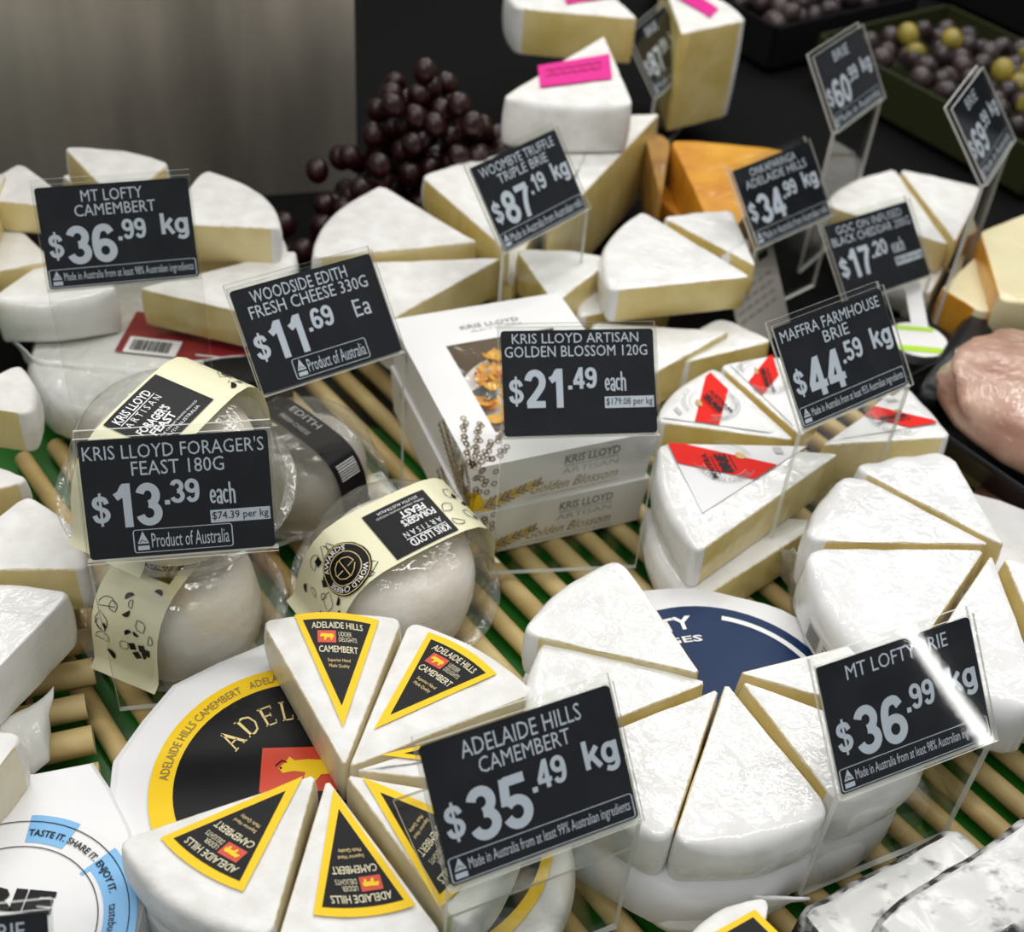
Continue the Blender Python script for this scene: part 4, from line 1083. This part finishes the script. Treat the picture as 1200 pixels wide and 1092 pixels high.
# ------------------------------------------------------------------ middle rear wedges
def middle_rear():
    G = 'wedges of the rear middle brie'
    wedge('white wedge behind the 11.69 card, the rearmost of the two pointing right', (560, 284), (447, 217), (366, 302), .092, .030, G)
    wedge('white wedge directly behind the white carton, pointing right', (588, 302), (408, 308), (452, 378), .086, .034, G, paste='paste')
    wedge('white wedge left of the 87.19 card with long yellow cut side', (596, 296), (493, 206), (600, 178), .094, .030, G, paste='paste_gold')
    wedge('white wedge below the 87.19 card, one corner towards the carton', (650, 356), (604, 292), (719, 303), .080, .036, G, rind='rind_film', paste='paste_gold')
    wedge('bare wedge under the rear middle wedges', (560, 335), (425, 300), (470, 400), .050, .036, G)
    wedge('bare wedge under the one left of the 87.19 card', (600, 335), (500, 245), (640, 230), .060, .036, G, paste='paste_gold')
    G = 'wedges behind the 21.49 card'
    wedge('glossy wedge behind the 21.49 card with wide cut side facing front', (880, 324), (753, 247), (715, 341), .092, .030, G, rind='rind_film', paste='paste_gold')
    wedge('wedge beside the 34.99 card stand, behind the glossy wedge', (886, 312), (858, 246), (776, 254), .092, .030, G, rind='rind_film', paste='paste_gold')
    wedge('wedge in the lower layer, just above the 21.49 card', (856, 388), (690, 378), (762, 440), .060, .036, G, rind='rind_film', paste='paste_gold')
    wedge('wedge below and left of the glossy wedge, rounded white side showing', (790, 350), (728, 312), (678, 372), .060, .040, G, rind='rind_film', paste='paste_gold')
    wedge('wedge in the shade behind the red-striped pile, yellow side showing', (905, 400), (850, 372), (800, 425), .055, .036, G, rind='rind_film', paste='paste_gold')
middle_rear()

# ------------------------------------------------------------------ pink-stickered cheese, orange cheese and right rear
def sticker(o, P, z, zz=.0018, txt=True):
    q = [px(*p, z) for p in P]
    f = lambda x, y, e=zz: (q[0]*(1-x)+q[1]*x)*y+(q[3]*(1-x)+q[2]*x)*(1-y)+Vector((0, 0, e))
    d = MB(); put_rect(d, 0, 1, 0, 1, f, 0, 4, 2); lab = d.build('sticker', [M['pink_print']], o, False)
    if txt:
        t = MB(); [put_line(t, [(.10+.045*i, y0+.05*math.sin(i*2.1+y0*9)) for i in range(18)], .03, lambda x, y: f(x, y, zz+.0006), 0) for y0 in (.68, .46)]
        t.build('lettering', [M['maroon_print']], lab, False)

def rear():
    G = 'tall cheese wedges with pink stickers'
    z = .142
    o = wedge('tall white wedge with a pink sticker, rounded rind facing front', (708, 42), (742, 122), (588, 114), z, .046, G, rr=.008)
    sticker(o, ((630, 79), (714, 65), (717, 94), (633, 104)), z)
    wedge('tall wedge under the pink-stickered front wedge, cut side towards the orange cheese', (645, 268), (774, 132), (640, 150), .095, .080, G, paste='paste_gold')
    o = wedge('white wedge at the top of the frame with a pink sticker, cut side facing front', (747, 22), (606, 10), (660, -60), .150, .046, G, paste='paste_gold')
    sticker(o, ((655, -14), (712, -20), (722, -2), (664, 6)), .150, txt=False)
    o = wedge('tall wedge at the top right of the pink card with a pink stripe', (799, 40), (874, 24), (775, -25), .130, .105, G, paste='paste_gold')
    sticker(o, ((775, -12), (800, -16), (842, 12), (832, 22)), .130, txt=False)
    # orange waxed cheeses
    G = 'orange waxed cheeses'
    wedge('orange waxed cheese half behind the 34.99 card', (845, 290), (930, 178), (786, 164), .085, .040, G, rind='orange_wax', paste='orange_wax', edge='orange_wax')
    wedge('orange waxed cheese half under the one behind the 34.99 card', (845, 300), (920, 215), (760, 222), .044, .034, G, rind='orange_wax', paste='orange_wax', edge='orange_wax')
    wedge('amber cheese piece wedged between the pale wedge and the orange cheese', (775, 235), (786, 165), (752, 142), .080, .055, G, rind='amber', paste='amber', edge='amber')
    # white wheel at right rear
    G = 'wedges of the white wheel at right rear'
    wedge('white wedge at right rear, left half of the cut wheel above the 17.20 card', (1112, 287), (966, 240), (1048, 198), .062, .030, G)
    wedge('white wedge at right rear, right half of the cut wheel', (1120, 283), (1054, 198), (1152, 220), .062, .030, G)
    wedge('white wedge under the right rear cut wheel, tan side behind the 17.20 card', (1116, 296), (980, 262), (1090, 345), .030, .028, G, paste='paste_gold')
    # orange-rinded wedges
    G = 'orange-rinded cream wedges at right'
    wedge('cream wedge with orange rind, larger, cut by the right frame edge', (1149, 272), (1250, 230), (1172, 352), .075, .034, G, rind='cream_cheese', paste='orange_wax', edge='orange_wax', rr=.003)
    wedge('small cream and orange wedge left of the larger one', (1103, 338), (1148, 296), (1150, 366), .055, .034, G, rind='cream_cheese', paste='orange_wax', edge='orange_wax', rr=.003)
rear()

def blob(f, fr, nu=28, nv=18, seed=0, amp=.1, scale=3.0):
    vs = []
    for j in range(nv+1):
        th = math.pi*j/nv
        for i in range(nu):
            a = 2*math.pi*i/nu; p = Vector((math.sin(th)*math.cos(a), math.sin(th)*math.sin(a), math.cos(th)))
            q = Vector([math.copysign(abs(c)**.7, c) for c in p]); q *= 1+amp*noise.noise(p*scale+Vector((seed, 0, 0)))
            vs.append(fr @ q)
    fs = [(j*nu+i, j*nu+(i+1) % nu, (j+1)*nu+(i+1) % nu, (j+1)*nu+i)[::-1] for j in range(nv) for i in range(nu)]
    return vs, fs

def right_side():
    # ham in a black tray
    c = px(1200, 520, .05); ax = Vector((.93, .36, 0)).normalized(); ay = Vector((-ax.y, ax.x, 0)); Z = Vector((0, 0, 1))
    ax = (px(1120, 500, .05)-px(1230, 575, .05)).normalized()*-1; ay = Vector((-ax.y, ax.x, 0))
    c = px(1240, 500, .048)
    t = thing('ham_pack', 'vacuum-packed pink ham on a black tray at the right edge', 'meat pack', (c.x, c.y, .012))
    fr = Matrix((ax*.092, ay*.070, Z*.026)).transposed().to_4x4(); fr.translation = c+Vector((0, 0, .012))
    v, f = blob(None, fr, 36, 20, 2, .16, 2.6); mesh_obj('ham', v, f, M['ham'], t)
    b = MB(); pr = [(.0, -.026), (.98, -.026), (1.06, -.006), (1.10, -.002), (1.06, .0)]
    for_ = []
    n = 40
    vs = []
    for r, z in pr:
        for i in range(n):
            a = 2*math.pi*i/n; cx = math.copysign(abs(math.cos(a))**.4, math.cos(a)); sy = math.copysign(abs(math.sin(a))**.4, math.sin(a))
            vs.append(c+ax*.098*r*cx+ay*.076*r*sy+Z*z)
    b.add(vs, [(j*n+i, j*n+(i+1) % n, (j+1)*n+(i+1) % n, (j+1)*n+i) for j in range(len(pr)-1) for i in range(n)])
    b.build('tray', [M['dark_gloss']], t)
    # second dark meat pack below
    c2 = px(1240, 640, .014)
    t = thing('meat_pack', 'dark cured meat pack beneath the ham tray with a black and cream label', 'meat pack', (c2.x, c2.y, .01))
    fr = Matrix((ax*.070, ay*.045, Z*.006)).transposed().to_4x4(); fr.translation = c2
    v, f = blob(None, fr, 30, 14, 5, .12); mesh_obj('meat', v, f, M['ham_dark'], t)
    z = .0225; q = [px(*p, z) for p in ((1172, 604), (1230, 628), (1230, 690), (1180, 662))]
    d = MB(); d.add([p+Vector((0, 0, -.001)) for p in q]+[p for p in q], [(0, 1, 2, 3), (7, 6, 5, 4)], 0)
    lab = d.build('label', [M['cream_print']], t, False)
    e = MB(); g = lambda x, y: (q[0]*(1-x)+q[1]*x)*y+(q[3]*(1-x)+q[2]*x)*(1-y)+Vector((0, 0, .0008))
    put_rect(e, 0, 1, .72, 1, g, 0); [put_rect(e, .12+.2*i, .26+.2*i, .82, .91, lambda x, y: g(x, y)+Vector((0, 0, .0005)), 1) for i in range(4)]
    for i in range(4): put_rect(e, .1, .85, .12+.14*i, .15+.14*i, g, 2)
    e.build('lettering', [M['black_print'], M['white_print'], M['grey_print']], lab, False)
    # black film pack between the tub and the ham
    c = px(1150, 425, .03)
    a = px(1082, 478, .03); b_ = px(1160, 372, .03); ex = (b_-a).normalized(); ey = Vector((-ex.y, ex.x, 0))
    fr = Matrix((ex*(b_-a).length*.5, ey*.016, Z*.020)).transposed().to_4x4(); fr.translation = (a+b_)/2
    v, f = blob(None, fr, 28, 14, 9, .12); o = mesh_obj('film_pack', [p-fr.translation for p in v], f, M['dark_gloss'], None); o.location = fr.translation
    tag(o, 'black plastic film pack between the round tub and the ham', 'pack')
    # round black tub with white and lime lid label
    c = px(1073, 405, .04)
    t = thing('cheese_tub', 'round black tub with a white and lime label, below the 17.20 card', 'tub', (c.x, c.y, .004))
    fr = Matrix.Translation((c.x, c.y, .004))
    b = MB(); b.lathe([(.0005, 0), (.026, 0), (.031, .036), (.033, .036), (.033, .041), (.0005, .0415)], fr, 32); b.build('tub', [M['dark_gloss']], t)
    d = MB(); pol = lambda r, an, e: Vector((c.x+r*math.cos(an), c.y+r*math.sin(an), .0463+e)); n = 30
    d.add([pol(0, 0, 0)]+[pol(.024, 2*math.pi*i/n, 0) for i in range(n)], [(0, 1+i, 1+(i+1) % n) for i in range(n)], 0)
    put_rect(d, -.022, .022, -.018, -.010, lambda x, y: Vector((c.x+x*.8, c.y+y, .0467)), 1)
    put_rect(d, -.022, .022, .012, .018, lambda x, y: Vector((c.x+x*.7, c.y+y, .0467)), 1)
    put_rect(d, -.012, .002, .018, .075, lambda x, y: Vector((c.x+.01+x, c.y+y, .0467+.2*(y-.018))), 0)
    d.build('label', [M['white_print'], M['lime']], t, False)
    # leaflet behind the 34.99 card stand
    A, B, D = px(868, 398, .035), px(948, 338, .035), px(935, 395, .0)
    ex = (B-A); c0 = (A+B)/2
    ex.normalize(); n0 = Vector((ex.y, -ex.x, 0)); uv = (Z*.88+n0*-.45).normalized()
    t = thing('leaflet', 'grey printed leaflet leaning under the 34.99 card with an orange and white tab', 'leaflet', (c0.x, c0.y, .012))
    base = px(900, 400, .012); f = lambda x, y, e=0: base+ex*x+uv*y+ex.cross(uv)*e
    b = MB(); b.box(f(.0, .045), ex*.036, uv*.045, ex.cross(uv)*.0004); sh = b.build('sheet', [mat('leaflet_paper', (.42, .41, .38), .5)], t, False)
    e = MB()
    put_rect(e, -.036, .036, .082, .0905, lambda x, y: f(x, y, .0007), 2); put_rect(e, .004, .018, .080, .0905, lambda x, y: f(x, y, .001), 3)
    put_rect(e, .012, .026, .067, .073, lambda x, y: f(x, y, .0007), 0)
    for i in range(4): [put_rect(e, -.030+.0115*q, -.0215+.0115*q, .052-.008*i, .055-.008*i, lambda x, y: f(x, y, .0007), 1) for q in range(5)]
    e.build('lettering', [M['black_print'], M['grey_print'], M['white_print'], M['petal']], sh, False)
right_side()

# ------------------------------------------------------------------ ash logs and the corner at lower right
def logs():
    def bar(label, p0, p1, z0, wd, ht, seed):
        a, b = px(*p0, z0+ht), px(*p1, z0+ht); d = (b-a); L = d.length; d.normalize(); s = Vector((d.y, -d.x, 0)); Z = Vector((0, 0, 1))
        o = thing('ash_log', label, 'cheese', tuple((a+b)/2-Z*ht+s*wd/2), 'ash-rolled cheese logs')
        sec = rrect(0, wd, -ht, 0, .006, .006, 4); k = len(sec); N = 26; vs = []; rings = []
        for i in range(N+1):
            t = i/N; sc = 1-.20*max(0, 1-min(t, 1-t)*N/1.6)
            for x, z in sec:
                x2, z2 = wd/2+(x-wd/2)*sc, -ht/2+(z+ht/2)*sc
                p = a+d*(L*t)+s*x2+Z*z2; p += noise.noise_vector(p*60+Vector((seed, 0, 0)))*.0014; vs.append(p)
        fs = [(i*k+j, i*k+(j+1) % k, (i+1)*k+(j+1) % k, (i+1)*k+j) for i in range(N) for j in range(k)]
        mi = [1 if (j in (1, 2, 3, 6, 7, 8) or i < 1) else 0 for i in range(N) for j in range(k)]
        fs += [tuple(range(k))[::-1], tuple(range(N*k, N*k+k))]; mi += [1, 1]
        mesh_obj('rind', vs, fs, [M['ash'], M['ash_black']], o, mi)
    bar('ash-rolled white cheese log lying behind, next to the brie wheel', (930, 1066), (1122, 963), .013, .036, .034, 1)
    bar('ash-rolled white cheese log in the lower right corner, nearest the viewer', (1015, 1078), (1270, 908), .044, .044, .034, 4)
    p0, p1 = px(1060, 1085, .043), px(1290, 935, .043); d = p1-p0; sd = Vector((d.y, -d.x, 0)).normalized()
    b = MB(); b.box((p0+p1)/2+sd*.040-Vector((0, 0, .0145)), d*.5, sd*.030, Vector((0, 0, .0140)))
    o = b.build('display_block', [M['teal_glass']], None, False); tag(o, 'dark teal block under the nearer ash log in the lower right corner', 'display stand')
    o = wedge('yellow-labelled camembert piece by the ash logs', (880, 1180), (903, 1050), (800, 1110), .080, .030, 'yellow-labelled camembert wedges', paste='paste_pale')
    o2 = MB(); z = .080
    q = [px(*p, z) for p in ((884, 1067), (822, 1102), (872, 1160), (920, 1102))]
    c = sum(q, Vector())/4
    o2.add([p+Vector((0, 0, .0012)) for p in q], [(0, 1, 2, 3)], 0); o2.add([c+(p-c)*.76+Vector((0, 0, .0015)) for p in q], [(0, 1, 2, 3)], 1)
    o2.build('label', [M['yellow_print'], M['black_print']], o, False)
logs()

# ------------------------------------------------------------------ grapes and olives
def ball(me_name, mt, r, sq=1.0):
    b = MB(); b.lathe([(max(.0002, r*math.sin(math.pi*j/8)), -r*sq*math.cos(math.pi*j/8)) for j in range(9)], None, 12)
    me = bpy.data.meshes.new(me_name); me.from_pydata([tuple(v) for v in b.v], [], b.f); me.materials.append(mt)
    for p in me.polygons: p.use_smooth = True
    return me

def fruit():
    random.seed(11)
    gm = ball('grape', M['grape'], .0105, 1.12)
    first = None; pts = []
    tries = 0
    # heap: a ridge that climbs towards the back
    ridge = [(px(360, 300, .02), .035), (px(440, 230, .05), .06), (px(500, 150, .10), .055), (px(560, 190, .07), .06), (px(500, 215, .04), .06), (px(575, 240, .03), .05)]
    while len(pts) < 150 and tries < 60000:
        tries += 1
        c, r = random.choice(ridge); p = c+Vector((random.gauss(0, 1), random.gauss(0, 1), random.gauss(0, .8))).normalized()*r*random.random()**.5*Vector((1, 1, 1)).length*.55
        if p.z < .010: p.z = .010+random.random()*.01
        if all((p-q).length > .0172 for q in pts): pts.append(p)
    for i, p in enumerate(pts):
        o = bpy.data.objects.new('grape', gm) if first is None else first.copy()
        first = first or o
        C.objects.link(o); o.location = p; o.rotation_euler = (random.uniform(-.6, .6), random.uniform(-.6, .6), 0)
        tag(o, 'dark red grape in the bunch heaped beside the steel panel', 'grape', 'dark red grapes')
    # trays of olives at the back right
    def tray(label, c, ax, ay, mt, z0=.0, h=.05):
        ax, ay = Vector(ax), Vector(ay); c = Vector(c); b = MB(); Z = Vector((0, 0, 1))
        t = .004
        b.box(c+Z*(z0+.003), ax, ay, Z*.003)
        for s, (p, q) in ((1, (ax, ay)), (-1, (ax, ay)), (1, (ay, ax)), (-1, (ay, ax))):
            b.box(c+p*s+Z*(z0+h/2), p.normalized()*t/2, q+q.normalized()*t/2, Z*(h/2))
        o = b.build('olive_tray', [mt], None, False)
        tag(o, label, 'tray'); return o
    a, b_ = Vector((.80, .60, 0)), Vector((-.60, .80, 0))
    om = ball('green_olive', M['olive'], .0125, 1.15); od = ball('dark_olive', M['olive_dark'], .0125, 1.15)
    def fill(me, name, c, ax, ay, z, n, lab, grp):
        first = None; pts = []; tr = 0
        while len(pts) < n and tr < 20000:
            tr += 1
            p = Vector(c)+Vector(ax)*random.uniform(-.9, .9)+Vector(ay)*random.uniform(-.9, .9); p.z = z+random.uniform(0, .014)
            if all((p-q).length > .0215 for q in pts): pts.append(p)
        for p in pts:
            o = bpy.data.objects.new(name, me) if first is None else first.copy(); first = first or o
            C.objects.link(o); o.location = p; o.rotation_euler = (random.uniform(0, 3), random.uniform(0, 3), 0)
            tag(o, lab, 'olive', grp)
    tray('dark tray of black olives at the back, centre right', (.29, 1.66, 0), a*.12, b_*.12, M['dark_gloss'], 0, .05)
    fill(od, 'black_olive', (.29, 1.66, 0), a*.105, b_*.105, .036, 95, 'shiny black olive in the dark tray at the back', 'black olives in the rear tray')
    tray('dark green tray of olives in dark brine at the back right', (.50, 1.42, 0), a*.11, b_*.16, M['tray_green'], 0, .05)
    fill(od, 'black_olive', (.50, 1.42, 0), a*.095, b_*.14, .036, 60, 'shiny black olive in the green-rimmed tray at back right', 'black olives in the green-rimmed tray')
    fill(om, 'green_olive', (.52, 1.44, 0), a*.09, b_*.12, .050, 12, 'yellow green olive lying on the dark olives at back right', 'green olives at back right')
    tray('dark tray of yellow green olives in the upper right corner', (.72, 1.82, 0), a*.17, b_*.17, M['dark_gloss'], 0, .05)
    fill(om, 'green_olive', (.72, 1.82, 0), a*.15, b_*.15, .038, 60, 'yellow green olive in the tray at the upper right corner', 'green olives in the corner tray')
    fill(od, 'black_olive', (.72, 1.82, 0), a*.15, b_*.15, .050, 50, 'black olive among the yellow green ones in the corner tray', 'black olives in the corner tray')
fruit()
